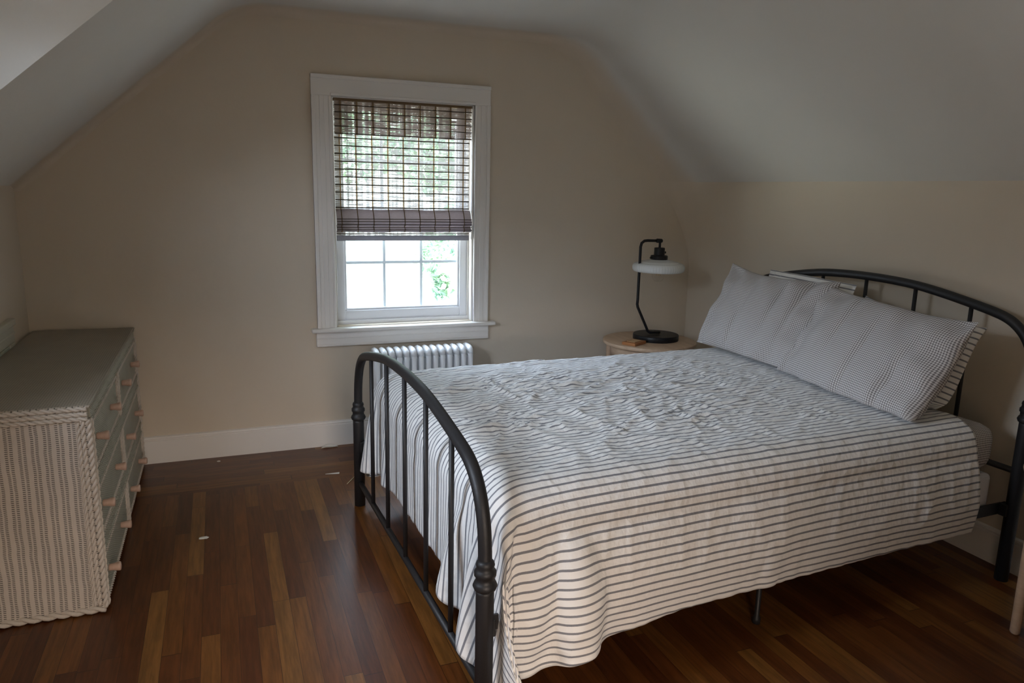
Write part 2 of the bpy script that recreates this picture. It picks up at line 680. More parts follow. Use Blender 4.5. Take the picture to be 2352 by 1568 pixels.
def bez(p0, p1, p2, n):
    return [((1 - t) ** 2 * p0[0] + 2 * t * (1 - t) * p1[0] + t * t * p2[0],
             (1 - t) ** 2 * p0[1] + 2 * t * (1 - t) * p1[1] + t * t * p2[1]) for t in (i / n for i in range(n + 1))]


def lerp(a, b, t):
    return a + (b - a) * t


# cross-section of slope - ceiling - slope with softly rounded breaks; each point has its own cove
nr = Vector((-(ZC - ZR), -(XR - XBR))).normalized()
nl = Vector(((ZC - ZL), -(XBL - XL))).normalized()
prof = []                                   # (x, z, nx, nz, cove size)
NS = 14
cr, cc, cl = 0.18, 0.045, 0.035
sR = (XBR + 0.20 * abs(nr.y), ZC - 0.20 * abs(nr.x))
for i in range(NS + 1):
    t = i / NS
    x, z = lerp(XR, sR[0], t), lerp(ZR, sR[1], t)
    if i == 0:
        prof.append((x, z, -1.0, 0.0, 0.27))
    else:
        prof.append((x, z, nr.x, nr.y, lerp(cr, 0.14, t)))
for i, (x, z) in enumerate(bez(sR, (XBR, ZC), (XBR - 0.25, ZC), 10)):
    if i == 0:
        continue
    t = i / 10
    n = nr.lerp(Vector((0, -1)), t).normalized()
    prof.append((x, z, n.x, n.y, lerp(0.14, cc, t)))
for i in range(1, 8):
    prof.append((lerp(XBR - 0.25, XBL + 0.16, i / 8), ZC, 0, -1, cc))
sL = (XBL - 0.16 * abs(nl.y), ZC - 0.16 * abs(nl.x))
for i, (x, z) in enumerate(bez((XBL + 0.16, ZC), (XBL, ZC), sL, 8)):
    t = i / 8
    n = Vector((0, -1)).lerp(nl, t).normalized()
    prof.append((x, z, n.x, n.y, lerp(cc, cl, t)))
iL = len(prof) - 1
for i in range(1, 9):
    t = i / 8
    prof.append((lerp(sL[0], XL, t), lerp(sL[1], ZL, t), nl.x, nl.y, cl))
prof.append((XL - 0.03, ZL - 0.03 * TL, 1, 0, 0.0))


def cove(d, r):
    q = max(0.0, 1 - d / r)
    return 1 - math.sqrt(max(0.0, 1 - q * q))


RY = 0.22
ds = [0.0, 0.004, 0.012, 0.025, 0.045, 0.07, 0.10, 0.14, 0.18, 0.22, 0.3, 0.8, -YD1]
bm = bmesh.new()
grid_mesh(bm, [[(x + nx * c * cove(d, max(0.05, RY * min(1, c / 0.18))), -d, z + nz * c * cove(d, max(0.05, RY * min(1, c / 0.18))))
                for (x, z, nx, nz, c) in prof] for d in ds])
grid_mesh(bm, [[(x, y, z) for (x, z, nx, nz, c) in prof[:iL - 7]] + [(XBL, y, ZC), (XL, y, ZC)] for y in (YD1, -2.5, YD0)])
grid_mesh(bm, [[(x, y, z) for (x, z, nx, nz, c) in prof] for y in (YD0, YEND)])
for y in (YD1, YD0):                          # the dormer's cheeks
    bm.faces.new([bm.verts.new(p) for p in ((XL, y, ZL), (XL, y, ZC), (XBL, y, ZC))] if y == YD0 else
                 [bm.verts.new(p) for p in ((XL, y, ZL), (XBL, y, ZC), (XL, y, ZC))])
bmesh.ops.remove_doubles(bm, verts=bm.verts, dist=1e-4)
ceil = link('ceiling', bm, M_CEIL, smooth=True)
tag(ceil, kind='structure')
for p in ceil.data.polygons:
    if abs(p.normal.y) > 0.95 and len(p.vertices) == 3:
        p.use_smooth = False
ceil.data.set_sharp_from_angle(angle=math.radians(50))

# knee wall on the bed side: its corner swells into the plaster cove near the top
zs = [0, 0.4, 0.8, 1.0, 1.1, 1.18, 1.25, 1.32, 1.39, 1.45, 1.5, ZR]
bm = bmesh.new()


def kf(z):
    t = min(1, max(0, (z - 1.0) / (ZR - 1.0)))
    return 0.27 * t ** 1.6


grid_mesh(bm, [[(XR - (kf(z) * cove(d, RY) if d < RY else 0), -d, z) for z in zs]
               for d in ds[:-1] + [1.54, 2.6, -YEND]])
o = link('wall_right', bm, M_WALL, smooth=True)
tag(o, kind='structure')

bm = bmesh.new()                              # gable wall with the window opening
HX0, HX1, HZ0, HZ1 = -0.40, 0.418, 0.70, 1.955
T = 0.16
for a in ((XL - 0.1, HX0, 0, 2.5), (HX1, XR + 0.1, 0, 2.5), (HX0, HX1, 0, HZ0), (HX0, HX1, HZ1, 2.5)):
    box(bm, a[0], a[1], 0, T, a[2], a[3])
tag(link('wall_back', bm, M_WALL), kind='structure')

WX0, WX1, WZ0, WZ1 = -0.98, -0.26, 0.25, 1.15    # fill window added behind the camera, out of view
bm = bmesh.new()
box(bm, XL - 0.12, XL, YEND, YD0, 0, ZL + 0.08)
box(bm, XL - 0.12, XL, YD1, 0.05, 0, ZL + 0.08)
WY0, WY1, VZ0, VZ1 = -2.85, -2.15, 1.32, 2.02   # dormer window
for a in ((YD0, WY0, 0, ZC + 0.02), (WY1, YD1, 0, ZC + 0.02), (WY0, WY1, 0, VZ0), (WY0, WY1, VZ1, ZC + 0.02)):
    box(bm, XL - 0.12, XL, a[0], a[1], a[2], a[3])
tag(link('wall_left', bm, M_WALL), kind='structure')
bm = bmesh.new()
for a in ((XL - 0.12, WX0, 0, 2.5), (WX1, XR + 0.1, 0, 2.5), (WX0, WX1, 0, WZ0), (WX0, WX1, WZ1, 2.5)):
    box(bm, a[0], a[1], YEND - 0.55, YEND, a[2], a[3])  # wall thickened into a deep reveal that narrows the added fill
tag(link('wall_rear', bm, M_WALL), kind='structure')


# baseboards: flat board with a moulded cap
def baseboard(name, a, b, nrm, h=0.148):
    a, b, nrm = Vector(a), Vector(b), Vector(nrm)
    pr = [(0.0, 0.0), (0.017, 0.0), (0.017, h - 0.024), (0.012, h - 0.021), (0.012, h - 0.016), (0.017, h - 0.012), (0.014, h - 0.004), (0.004, h), (0, h)]
    bm = bmesh.new()
    A = [bm.verts.new(a + nrm * d + Vector((0, 0, z))) for d, z in pr]
    B = [bm.verts.new(b + nrm * d + Vector((0, 0, z))) for d, z in pr]
    for i in range(len(pr)):
        j = (i + 1) % len(pr)
        bm.faces.new((A[i], B[i], B[j], A[j]))
    bm.faces.new(A)
    bm.faces.new(B[::-1])
    bmesh.ops.recalc_face_normals(bm, faces=bm.faces)
    tag(link(name, bm, M_TRIM), kind='structure')


baseboard('baseboard_back', (XL, 0, 0), (XR, 0, 0), (0, -1, 0))
baseboard('baseboard_right', (XR, 0, 0), (XR, YEND, 0), (-1, 0, 0))
baseboard('baseboard_left', (XL, YEND, 0), (XL, -1.22, 0), (1, 0, 0))

# ------------------------------------------------------------------ window
win = tag(empty('window_1', (0.0, 0.0, 0.0)), kind='structure')
ox0, ox1 = -0.50, 0.506
ztop = 2.052


def casing_leg(x0, x1, z0, z1, inner):
    bm = bmesh.new()
    box(bm, x0, x1, -0.018, 0.0, z0, z1, 0.002, 1)
    s = 1 if inner > 0 else -1
    xo = x0 if s > 0 else x1              # outer edge
    box(bm, min(xo, xo + s * 0.022), max(xo, xo + s * 0.022), -0.026, -0.002, z0, z1, 0.004)
    xi = x1 if s > 0 else x0
    box(bm, min(xi - s * 0.016, xi), max(xi - s * 0.016, xi), -0.022, -0.002, z0, z1, 0.004)
    xm = (x0 + x1) / 2
    box(bm, xm - 0.012, xm + 0.016, -0.0215, -0.002, z0, z1, 0.003)
    return bm


link('casing', casing_leg(ox0, HX0 + 0.006, 0.69, ztop - 0.105, 1), M_TRIM, win)
link('casing', casing_leg(HX1 - 0.006, ox1, 0.69, ztop - 0.105, -1), M_TRIM, win)
bm = bmesh.new()
box(bm, ox0, ox1, -0.018, 0.0, ztop - 0.106, ztop, 0.002, 1)
box(bm, ox0, ox1, -0.028, -0.002, ztop - 0.02, ztop, 0.004)
box(bm, HX0, HX1, -0.022, -0.002, ztop - 0.106, ztop - 0.09, 0.004)
link('head_casing', bm, M_TRIM, win)
bm = bmesh.new()
box(bm, -0.535, 0.548, -0.055, 0.01, 0.672, 0.695, 0.008, 3)
box(bm, HX0 + 0.001, HX1 - 0.001, 0.0, 0.10, 0.672, 0.694, 0.003, 1)
link('stool', bm, M_TRIM, win)
bm = bmesh.new()
box(bm, -0.508, 0.512, -0.02, 0.0, 0.588, 0.672, 0.003, 1)
box(bm, -0.508, 0.512, -0.026, -0.002, 0.588, 0.602, 0.005)
box(bm, -0.508, 0.512, -0.023, -0.002, 0.632, 0.640, 0.003)
link('apron', bm, M_TRIM, win)
bm = bmesh.new()
D = 0.014
box(bm, HX0, HX0 + D, 0.0, T, HZ0, HZ1)
box(bm, HX1 - D, HX1, 0.0, T, HZ0, HZ1)
box(bm, HX0, HX1, 0.0, T, HZ1 - D, HZ1)
# side tracks of the replacement window
for x0, x1 in ((HX0 + D, HX0 + D + 0.010), (HX1 - D - 0.010, HX1 - D)):
    box(bm, x0, x1, 0.05, 0.062, HZ0, HZ1 - D, 0.002, 1)
    box(bm, x0, x1, 0.10, 0.14, HZ0, HZ1 - D, 0.002, 1)
link('jamb', bm, M_TRIM, win)


def sash(name, x0, x1, z0, z1, y0, y1, st, bot, top, cols, rows):
    bm = bmesh.new()
    ym = (y0 + y1) / 2
    box(bm, x0, x0 + st, y0, y1, z0, z1, 0.003, 1)
    box(bm, x1 - st, x1, y0, y1, z0, z1, 0.003, 1)
    box(bm, x0 + st, x1 - st, y0, y1, z0, z0 + bot, 0.003, 1)
    box(bm, x0 + st, x1 - st, y0, y1, z1 - top, z1, 0.003, 1)
    # glazing bead
    b = 0.012
    box(bm, x0 + st - 0.002, x0 + st + b, y0 + 0.008, y1, z0 + bot, z1 - top, 0.003, 1)
    box(bm, x1 - st - b, x1 - st + 0.002, y0 + 0.008, y1, z0 + bot, z1 - top, 0.003, 1)
    box(bm, x0 + st + b, x1 - st - b, y0 + 0.008, y1, z0 + bot - 0.002, z0 + bot + b, 0.003, 1)
    sf = link(name, bm, M_VINYL, win)
    gx0, gx1, gz0, gz1 = x0 + st + b, x1 - st - b, z0 + bot + b, z1 - top
    bm = bmesh.new()
    box(bm, gx0 - 0.004, gx1 + 0.004, ym - 0.002, ym + 0.002, gz0 - 0.004, gz1 + 0.004)
    link('pane', bm, M_GLASS_B, sf)
    for k in range(1, cols):
        bm = bmesh.new()
        x = lerp(gx0, gx1, k / cols)
        box(bm, x - 0.008, x + 0.008, ym + 0.004, ym + 0.012, gz0 - 0.003, gz1)
        link('muntin', bm, M_GRILLE, sf)
    for k in range(1, rows):
        bm = bmesh.new()
        z = lerp(gz0, gz1, k / rows)
        box(bm, gx0, gx1, ym + 0.0035, ym + 0.0125, z - 0.008, z + 0.008)
        link('muntin', bm, M_GRILLE, sf)


sash('lower_sash', HX0 + D + 0.002, HX1 - D - 0.002, 0.715, 1.345, 0.062, 0.098, 0.052, 0.062, 0.035, 3, 2)
sash('upper_sash', HX0 + D + 0.002, HX1 - D - 0.002, 1.31, HZ1 - D, 0.102, 0.136, 0.052, 0.035, 0.05, 3, 2)
bm = bmesh.new()
box(bm, HX0 + D, HX1 - D, 0.045, T, HZ0 - 0.01, 0.722, 0.003)
for x0, x1 in ((HX0 + D - 0.001, HX0 + D + 0.012), (HX1 - D - 0.012, HX1 - D + 0.001)):
    box(bm, x0, x1, 0.064, T, HZ0, HZ1 - D)
link('sill_frame', bm, M_VINYL, win)

# unseen window added behind the camera as warm fill, toned by a tinted sheet
fill_win = tag(empty('fill_window', (0, YEND, 0)), kind='structure')
bm = bmesh.new()
for x0, x1, z0, z1 in ((WX0 - 0.09, WX0, WZ0 - 0.09, WZ1 + 0.09), (WX1, WX1 + 0.09, WZ0 - 0.09, WZ1 + 0.09),
                       (WX0, WX1, WZ1, WZ1 + 0.09), (WX0, WX1, WZ0 - 0.09, WZ0)):
    box(bm, x0, x1, 0.0, 0.02, z0, z1, 0.003, 1)
link('casing', bm, M_TRIM, fill_win)
bm = bmesh.new()
zm = (WZ0 + WZ1) / 2
for x0, x1, z0, z1 in ((WX0, WX0 + 0.04, WZ0, WZ1), (WX1 - 0.04, WX1, WZ0, WZ1), (WX0 + 0.04, WX1 - 0.04, WZ0, WZ0 + 0.05),
                       (WX0 + 0.04, WX1 - 0.04, WZ1 - 0.05, WZ1), (WX0 + 0.04, WX1 - 0.04, zm - 0.02, zm + 0.02)):
    box(bm, x0, x1, -0.53, -0.495, z0, z1, 0.003, 1)
sf = link('sash_frame', bm, M_VINYL, fill_win)
bm = bmesh.new()
box(bm, WX0 + 0.03, WX1 - 0.03, -0.514, -0.510, WZ0 + 0.03, WZ1 - 0.03)
link('pane', bm, M_GLASS, sf)
bm = bmesh.new()
grid_mesh(bm, [[(lerp(WX0 + 0.005, WX1 - 0.005, i / 60), -0.47 + 0.012 * math.sin(i * 0.9), z) for z in (WZ0 + 0.005, WZ1 - 0.005)] for i in range(61)])
link('light_tint_sheet', bm, glass_mat('rear_fill_tint', TINT_REAR), fill_win, True)

# dormer window on the left, with a tint sheet added to scale its daylight
win3 = tag(empty('window_3', (XL, 0, 0)), kind='structure')
bm = bmesh.new()
for y0, y1, z0, z1 in ((WY0 - 0.09, WY0, VZ0 - 0.09, VZ1 + 0.09), (WY1, WY1 + 0.09, VZ0 - 0.09, VZ1 + 0.09),
                       (WY0, WY1, VZ1, VZ1 + 0.09), (WY0, WY1, VZ0 - 0.09, VZ0)):
    box(bm, 0.0, 0.02, y0, y1, z0, z1, 0.003, 1)
link('casing', bm, M_TRIM, win3)
bm = bmesh.new()
for y0, y1, z0, z1 in ((WY0, WY0 + 0.035, VZ0, VZ1), (WY1 - 0.035, WY1, VZ0, VZ1), (WY0 + 0.035, WY1 - 0.035, VZ0, VZ0 + 0.04),
                       (WY0 + 0.035, WY1 - 0.035, VZ1 - 0.04, VZ1)):
    box(bm, -0.08, -0.045, y0, y1, z0, z1, 0.003, 1)
sf = link('sash_frame', bm, M_VINYL, win3)
bm = bmesh.new()
box(bm, -0.064, -0.060, WY0 + 0.03, WY1 - 0.03, VZ0 + 0.03, VZ1 - 0.03)
link('pane', bm, M_GLASS, sf)
bm = bmesh.new()
grid_mesh(bm, [[(-0.022 + 0.012 * math.sin(i * 0.9), lerp(WY0 + 0.005, WY1 - 0.005, i / 60), z) for z in (VZ0 + 0.005, VZ1 - 0.005)] for i in range(61)])
link('light_tint_sheet', bm, glass_mat('dormer_light_tint', TINT_DORMER), win3, True)

# low cupboard door in the left knee wall, behind the dresser
door = tag(empty('door_1', (XL, 0, 0)), kind='structure')
bm = bmesh.new()
DY0, DY1, DZ1 = -1.18, -0.375, 0.850
box(bm, 0, 0.022, DY1 - 0.085, DY1, 0, DZ1 - 0.085, 0.004)
box(bm, 0, 0.022, DY0, DY0 + 0.085, 0, DZ1 - 0.085, 0.004)
box(bm, 0, 0.022, DY0, DY1, DZ1 - 0.085, DZ1, 0.004)
box(bm, 0, 0.030, DY0 - 0.01, DY1 + 0.01, DZ1 - 0.012, DZ1 + 0.018, 0.006)
box(bm, 0, 0.027, DY0, DY1, DZ1 - 0.05, DZ1 - 0.04, 0.003)
link('casing', bm, paint('door_casing_shade_paint', (0.55, 0.53, 0.44), 0.45, 0.02), door)  # casing colour darkened in place of shade
bm = bmesh.new()
box(bm, 0.0, 0.012, DY0 + 0.085, DY1 - 0.085, 0.02, DZ1 - 0.085)
for y0, y1, z0, z1 in ((DY0 + 0.09, DY0 + 0.17, 0.02, DZ1 - 0.09), (DY1 - 0.17, DY1 - 0.09, 0.02, DZ1 - 0.09),
                       (DY0 + 0.17, DY1 - 0.17, DZ1 - 0.16, DZ1 - 0.09), (DY0 + 0.17, DY1 - 0.17, 0.02, 0.12)):
    box(bm, 0.0, 0.019, y0, y1, z0, z1, 0.003, 1)
link('door_panel', bm, M_DOORP, door)

# ------------------------------------------------------------------ woven shade
shade = empty('woven_roman_shade', (0.01, 0.0, 1.94))
tag(shade, 'half-lowered woven reed roman shade hanging inside the white window frame', 'window shade')
SX0, SX1 = -0.388, 0.392


def wavy_sheet(y, z0, z1, x0, x1, amp=0.0):
    bm = bmesh.new()
    nx, nz = 24, 30
    grid_mesh(bm, [[(lerp(x0, x1, i / nx), y + amp * math.sin(j * 0.9 + 0.3 * math.sin(i)), lerp(z0, z1, j / nz)) for j in range(nz + 1)] for i in range(nx + 1)])
    return bm


Zs = 1.94
o = link('panel', wavy_sheet(0.034, 1.345 - Zs, 1.935 - Zs, SX0, SX1 - 0.008, 0.0006), M_REED, shade, True)
o = link('valance', wavy_sheet(0.016, 1.752 - Zs, 1.938 - Zs, SX0 + 0.003, SX1, 0.0005), M_REED2, shade, True)
zk_ = 1.735
cords = [SX0 + 0.028 + 0.0885 * k for k in range(9)]
for k in range(10):                             # dark reeds across the panel
    bm = bmesh.new()
    sweep(bm, [(SX0, 0.0285, zk_ - Zs), (0.0, 0.0283, zk_ - Zs + random.uniform(-0.001, 0.001)), (SX1 - 0.008, 0.0285, zk_ - Zs)], 0.0034, 6)
    link('dark_reed', bm, M_SLAT, shade, True)
    zk_ -= 0.0415
for z in (1.905, 1.868, 1.832, 1.795, 1.757):
    bm = bmesh.new()
    sweep(bm, [(SX0 + 0.003, 0.0115, z - Zs), (SX1, 0.0115, z - Zs)], 0.0026, 6)
    link('dark_reed', bm, M_SLAT, shade, True)
for x in cords:                                 # brown warp tapes
    bm = bmesh.new()
    grid_mesh(bm, [[(xx, 0.0290, z) for z in (1.345 - Zs, 1.935 - Zs)] for xx in (x - 0.004, x + 0.004)])
    grid_mesh(bm, [[(xx, 0.0122, z) for z in (1.752 - Zs, 1.938 - Zs)] for xx in (x + 0.001, x + 0.010)])
    link('warp_tape', bm, M_CORD, shade)
# gathered folds near the bottom
bm = bmesh.new()
fold = [(0.030, 1.352), (0.014, 1.335), (0.000, 1.305), (-0.006, 1.280), (0.000, 1.262), (0.016, 1.266), (0.008, 1.252), (-0.004, 1.240),
        (0.004, 1.228), (0.016, 1.232), (0.020, 1.226)]
grid_mesh(bm, [[(lerp(SX0, SX1, i / 20), y + 0.001 * math.sin(i * 1.7 + j), z - Zs + 0.002 * math.sin(i * 0.8)) for j, (y, z) in enumerate(fold)] for i in range(21)])
o = link('folds', bm, M_FOLD, shade, True)
for x in cords:
    bm = bmesh.new()
    sweep(bm, [(x, y - 0.0008, z - Zs + 0.0006) for y, z in fold], 0.0026, 6)
    link('warp_tape', bm, M_CORD, shade, True)
for z, y in ((1.300, -0.0085), (1.286, -0.0095), (1.270, -0.0085), (1.254, -0.0055), (1.240, -0.0075)):
    bm = bmesh.new()
    sweep(bm, [(SX0, y, z - Zs), (SX1, y, z - Zs)], 0.0022, 6)
    link('dark_reed', bm, M_SLAT, shade, True)
o = link('bottom_strip', wavy_sheet(0.020, 1.205 - Zs, 1.236 - Zs, SX0, SX1 - 0.010), M_REED, shade, True)
bm = bmesh.new()
sweep(bm, [(SX0, 0.016, 1.217 - Zs), (SX1 - 0.01, 0.016, 1.217 - Zs)], 0.0026, 6)
link('dark_reed', bm, M_SLAT, shade, True)
bm = bmesh.new()
box(bm, SX0, SX1 - 0.010, 0.014, 0.024, 1.178 - Zs, 1.208 - Zs, 0.003)
link('hem_bar', bm, M_HEM, shade)
bm = bmesh.new()
box(bm, SX0, SX1, 0.012, 0.045, 1.928 - Zs, 1.941 - Zs)
link('head_rail', bm, M_CORD, shade)

# ------------------------------------------------------------------ outdoors

def tree(name, label, base, height, crown, n, size, seed, leaf):
    rnd = random.Random(seed)
    t = empty(name, base)
    tag(t, label, 'tree', 'trees outside the window')
    bm = bmesh.new()
    h = height
    sweep(bm, [(0, 0, 0), (0.05, 0, h * 0.4), (0, 0.05, h * 0.85)], [0.16, 0.12, 0.05], 8)
    for (cx, cy, cz, rx, ry, rz) in crown:
        sweep(bm, [(0.04, 0, h * 0.6), (cx * 0.5, cy * 0.5, lerp(h * 0.6, cz, 0.8)), (cx, cy, cz)], [0.05, 0.02, 0.006], 6)
    link('trunk', bm, M_BARK, t, True)
    bm = bmesh.new()
    for i in range(n):
        cx, cy, cz, rx, ry, rz = crown[rnd.randrange(len(crown))]
        while True:
            d = Vector((rnd.uniform(-1, 1), rnd.uniform(-1, 1), rnd.uniform(-1, 1)))
            if d.length < 1:
                break
        c = Vector((cx + d.x * rx, cy + d.y * ry, cz + d.z * rz))
        s = size * rnd.uniform(0.6, 1.3)
        a = Vector((rnd.gauss(0, 1), rnd.gauss(0, 1), rnd.gauss(-0.3, 0.6))).normalized()
        b = a.cross(Vector((rnd.gauss(0, 1), rnd.gauss(0, 1), rnd.gauss(0, 1)))).normalized()
        up = a.cross(b) * 0.18
        v = [bm.verts.new(c + p * s) for p in (-a, -a * 0.25 + b * 0.55 + up, a * 0.4 + b * 0.35 + up, a, a * 0.4 - b * 0.35 + up, -a * 0.25 - b * 0.55 + up)]
        bm.faces.new((v[0], v[1], v[2], v[3]))
        bm.faces.new((v[0], v[3], v[4], v[5]))
    fo = link('foliage', bm, leaf, t)
    fo['kind'] = 'stuff'


tree('tree', 'leafy green tree seen through the reed shade in the upper window', (5.2, 8.5, -3.2), 6.0,
     [(-4.3, 0, 5.5, 1.0, 0.8, 0.8), (-3.3, 0.3, 5.9, 1.0, 0.8, 1.0), (-2.7, -0.2, 5.3, 0.7, 0.6, 0.7), (-3.9, 0.2, 6.8, 1.3, 0.8, 0.9)], 2300, 0.085, 3, M_LEAF)
tree('tree', 'leafy branch tips showing at the right side of the lower window panes', (4.4, 6.0, -3.2), 5.0,
     [(-2.62, 0, 3.75, 0.22, 0.3, 0.34), (-2.35, 0.1, 4.1, 0.3, 0.3, 0.4), (-2.45, 0, 3.3, 0.16, 0.2, 0.2), (-1.7, 0, 4.2, 0.6, 0.5, 0.7)], 620, 0.065, 9, M_LEAF2)

# ------------------------------------------------------------------ radiator
RX0, RX1, RN, RZ = -0.222, 0.365, 14, 0.588
rad = empty('cast_iron_radiator', ((RX0 + RX1) / 2, -0.12, 0))
tag(rad, 'white cast iron column radiator standing under the window', 'radiator')
step_ = (RX1 - RX0) / RN
ry0, ry1 = -0.085, 0.075


def rad_section():
    """one section: ring of rounded tubes with a peaked top"""
    bm = bmesh.new()
    w = step_ * 0.36
    out = []
    zt, zb = RZ - 0.018, 0.075
    # front and back columns and one middle column
    for y in (ry0 + 0.018, (ry0 + ry1) / 2, ry1 - 0.018):
        sweep(bm, [(0, y, zb), (0, y, zt - 0.03)], w, 8)
    # top header: rounded ridge, sloping shoulders
    pts = []
    for i in range(13):
        t = i / 12
        y = lerp(ry0 + 0.012, ry1 - 0.012, t)
        pts.append((0, y, zt - 0.030 * (abs(2 * t - 1)) ** 5))
    sweep(bm, pts, [w * 0.9 if i in (0, 12) else w * 1.08 for i in range(13)], 8)
    # web under the ridge narrowing downwards
    for z0, z1, ww in ((zt - 0.028, zt, w * 0.95), (zt - 0.05, zt - 0.028, w * 0.7)):
        box(bm, -ww, ww, ry0 + 0.016, ry1 - 0.016, z0, z1, 0.003, 1)
    sweep(bm, [(0, ry0 + 0.015, zb + 0.01), (0, ry1 - 0.015, zb + 0.01)], w * 1.05, 8)
    # hubs that join the sections
    for z in (zt - 0.055, zb + 0.02):
        sweep(bm, [(-step_ / 2, 0, z), (step_ / 2, 0, z)], 0.017, 8)
    return bm


me = None
for k in range(RN):
    x = RX0 + step_ * (k + 0.5) - (RX0 + RX1) / 2
    if me is None:
        o = link('section', rad_section(), M_RAD, rad, True)
        me = o.data
    else:
        o = bpy.data.objects.new('section', me)
        COL.objects.link(o)
        o.parent = rad
    o.location = (x, 0, 0)
for x in (-0.26, 0.26):
    for y in (ry0 + 0.02, ry1 - 0.02):
        bm = bmesh.new()
        sweep(bm, [(x, y, 0.0), (x, y, 0.02), (x, y, 0.09)], [0.017, 0.011, 0.016], 8)
        link('leg', bm, M_RAD, rad, True)

# ------------------------------------------------------------------ bed
ABED = 0.0378
BO = Vector((-0.3706, -2.4879, 0.0))
LB, WB = 2.212, 1.60


def bed_root(name):
    return empty(name, BO, ABED)


bed = bed_root('iron_bed')
tag(bed, 'black iron bed frame with arched spindle headboard and footboard', 'bed')

half = [(0.0, 0.832), (0.14, 0.829), (0.27, 0.820), (0.40, 0.801), (0.52, 0.779), (0.61, 0.760), (0.665, 0.744), (0.705, 0.722), (0.740, 0.690),
        (0.766, 0.650), (0.784, 0.604), (0.794, 0.550)]


def smooth_path(pts, n=4):
    out = []
    P = [Vector(p) for p in pts]
    for i in range(len(P) - 1):
        p0, p1, p2, p3 = P[max(0, i - 1)], P[i], P[i + 1], P[min(len(P) - 1, i + 2)]
        for k in range(n):
            t = k / n
            out.append(0.5 * ((2 * p1) + (p2 - p0) * t + (2 * p0 - 5 * p1 + 4 * p2 - p3) * t * t + (3 * p1 - p0 - 3 * p2 + p3) * t ** 3))
    out.append(P[-1])
    return out


def arch_z(v):
    d = abs(v - WB / 2)
    for (a, za), (b, zb) in zip(half, half[1:]):
        if a <= d <= b:
            return lerp(za, zb, (d - a) / (b - a))
    return half[-1][1]


def bed_end(name, u, dz, zc, zrail):
    e = empty(name, (u, 0, 0))
    e.parent = bed
    pts = [(0, WB / 2 - d, z + dz) for d, z in half[::-1]] + [(0, WB / 2 + d, z + dz) for d, z in half[1:]]
    pts = [(0, 0.0, zc)] + pts + [(0, WB, zc)]
    bm = bmesh.new()
    sweep(bm, smooth_path(pts), 0.019, 16)
    link('arched_tube', bm, M_IRON, e, True)
    for v in (0.0, WB):
        bm = bmesh.new()
        lathe(bm, [(0.025, 0.0), (0.025, zc - 0.06), (0.0245, zc - 0.05)], (0, v), 20)
        link('leg', bm, M_IRON, e, True)
        bm = bmesh.new()
        lathe(bm, [(0.0245, zc - 0.052), (0.030, zc - 0.048), (0.034, zc - 0.038), (0.030, zc - 0.028), (0.026, zc - 0.024), (0.026, zc - 0.012),
                   (0.030, zc - 0.008), (0.030, zc + 0.004), (0.026, zc + 0.008), (0.024, zc + 0.016), (0.026, zc + 0.022), (0.024, zc + 0.030), (0.019, zc + 0.036)], (0, v), 24)
        link('collar', bm, M_IRON, e, True)
    bm = bmesh.new()
    sweep(bm, [(0, 0.02, zrail), (0, WB - 0.02, zrail)], 0.0125, 10)
    link('lower_rail', bm, M_IRON, e, True)
    for k in range(1, 6):
        v = 0.022 + (WB - 0.044) * k / 6
        bm = bmesh.new()
        sweep(bm, [(0, v, zrail), (0, v, arch_z(v) + dz)], 0.0085, 10)
        link('spindle', bm, M_IRON, e, True)
    return e


bed_end('footboard', 0.0, 0.0, 0.47, 0.115)
bed_end('headboard', LB, 0.288, 0.70, 0.45)
for v in (0.035, WB - 0.035):
    bm = bmesh.new()
    box(bm, 0.02, LB - 0.02, v - 0.004, v + 0.004, 0.27, 0.315)
    a_, b_ = (v + 0.004, v + 0.035) if v < 1 else (v - 0.035, v - 0.004)
    box(bm, 0.02, LB - 0.02, a_, b_, 0.27, 0.276)
    for u0, u1 in ((0.0, 0.035), (LB - 0.035, LB)):
        box(bm, u0, u1, min(v, 0.0 if v < 1 else WB), max(v, 0.0 if v < 1 else WB), 0.268, 0.318, 0.003, 1)
    link('side_rail', bm, M_IRON, bed)
bm = bmesh.new()
for u in (0.35, 0.8, 1.1, 1.5, 1.9):
    box(bm, u - 0.02, u + 0.02, 0.072, WB - 0.072, 0.268, 0.276)
link('cross_slats', bm, M_IRON, bed)
for u in (1.08,):
    for v in (0.12, 1.48):
        bm = bmesh.new()
        lathe(bm, [(0.014, 0.0), (0.014, 0.02), (0.009, 0.03), (0.009, 0.268)], (u, v), 10)
        link('support_leg', bm, M_IRON, bed, True)

# box spring and mattress
bm = bmesh.new()
box(bm, 0.07, LB - 0.07, 0.05, WB - 0.05, 0.278, 0.435, 0.02, 3)
o = link('box_spring', bm, M_MATT)
o.location = BO
o.rotation_euler = (0, 0, ABED)
tag(o, 'pale box spring lying on the iron bed frame under the mattress', 'box spring')

MT, MU0, MU1, MV0, MV1 = 0.630, 0.065, 2.155, 0.045, WB - 0.045


def uv_from(o, fn):
    me = o.data
    uvl = me.uv_layers.new(name='UVMap')
    for p in me.polygons:
        for li in p.loop_indices:
            uvl.data[li].uv = fn(me.vertices[me.loops[li].vertex_index].co, p.normal)


bm = bmesh.new()
box(bm, MU0 + 0.03, MU1 + 0.015, MV0 + 0.018, MV1 - 0.018, 0.437, MT - 0.006, 0.06, 5)
o = link('mattress', bm, M_GING, None, True)
uv_from(o, lambda c, n: (c.x, c.y + c.z) if abs(n.x) < 0.6 else (c.z, c.y))
o.location = BO
o.rotation_euler = (0, 0, ABED)
tag(o, 'mattress in a small-check fitted sheet showing at the head of the bed', 'mattress')


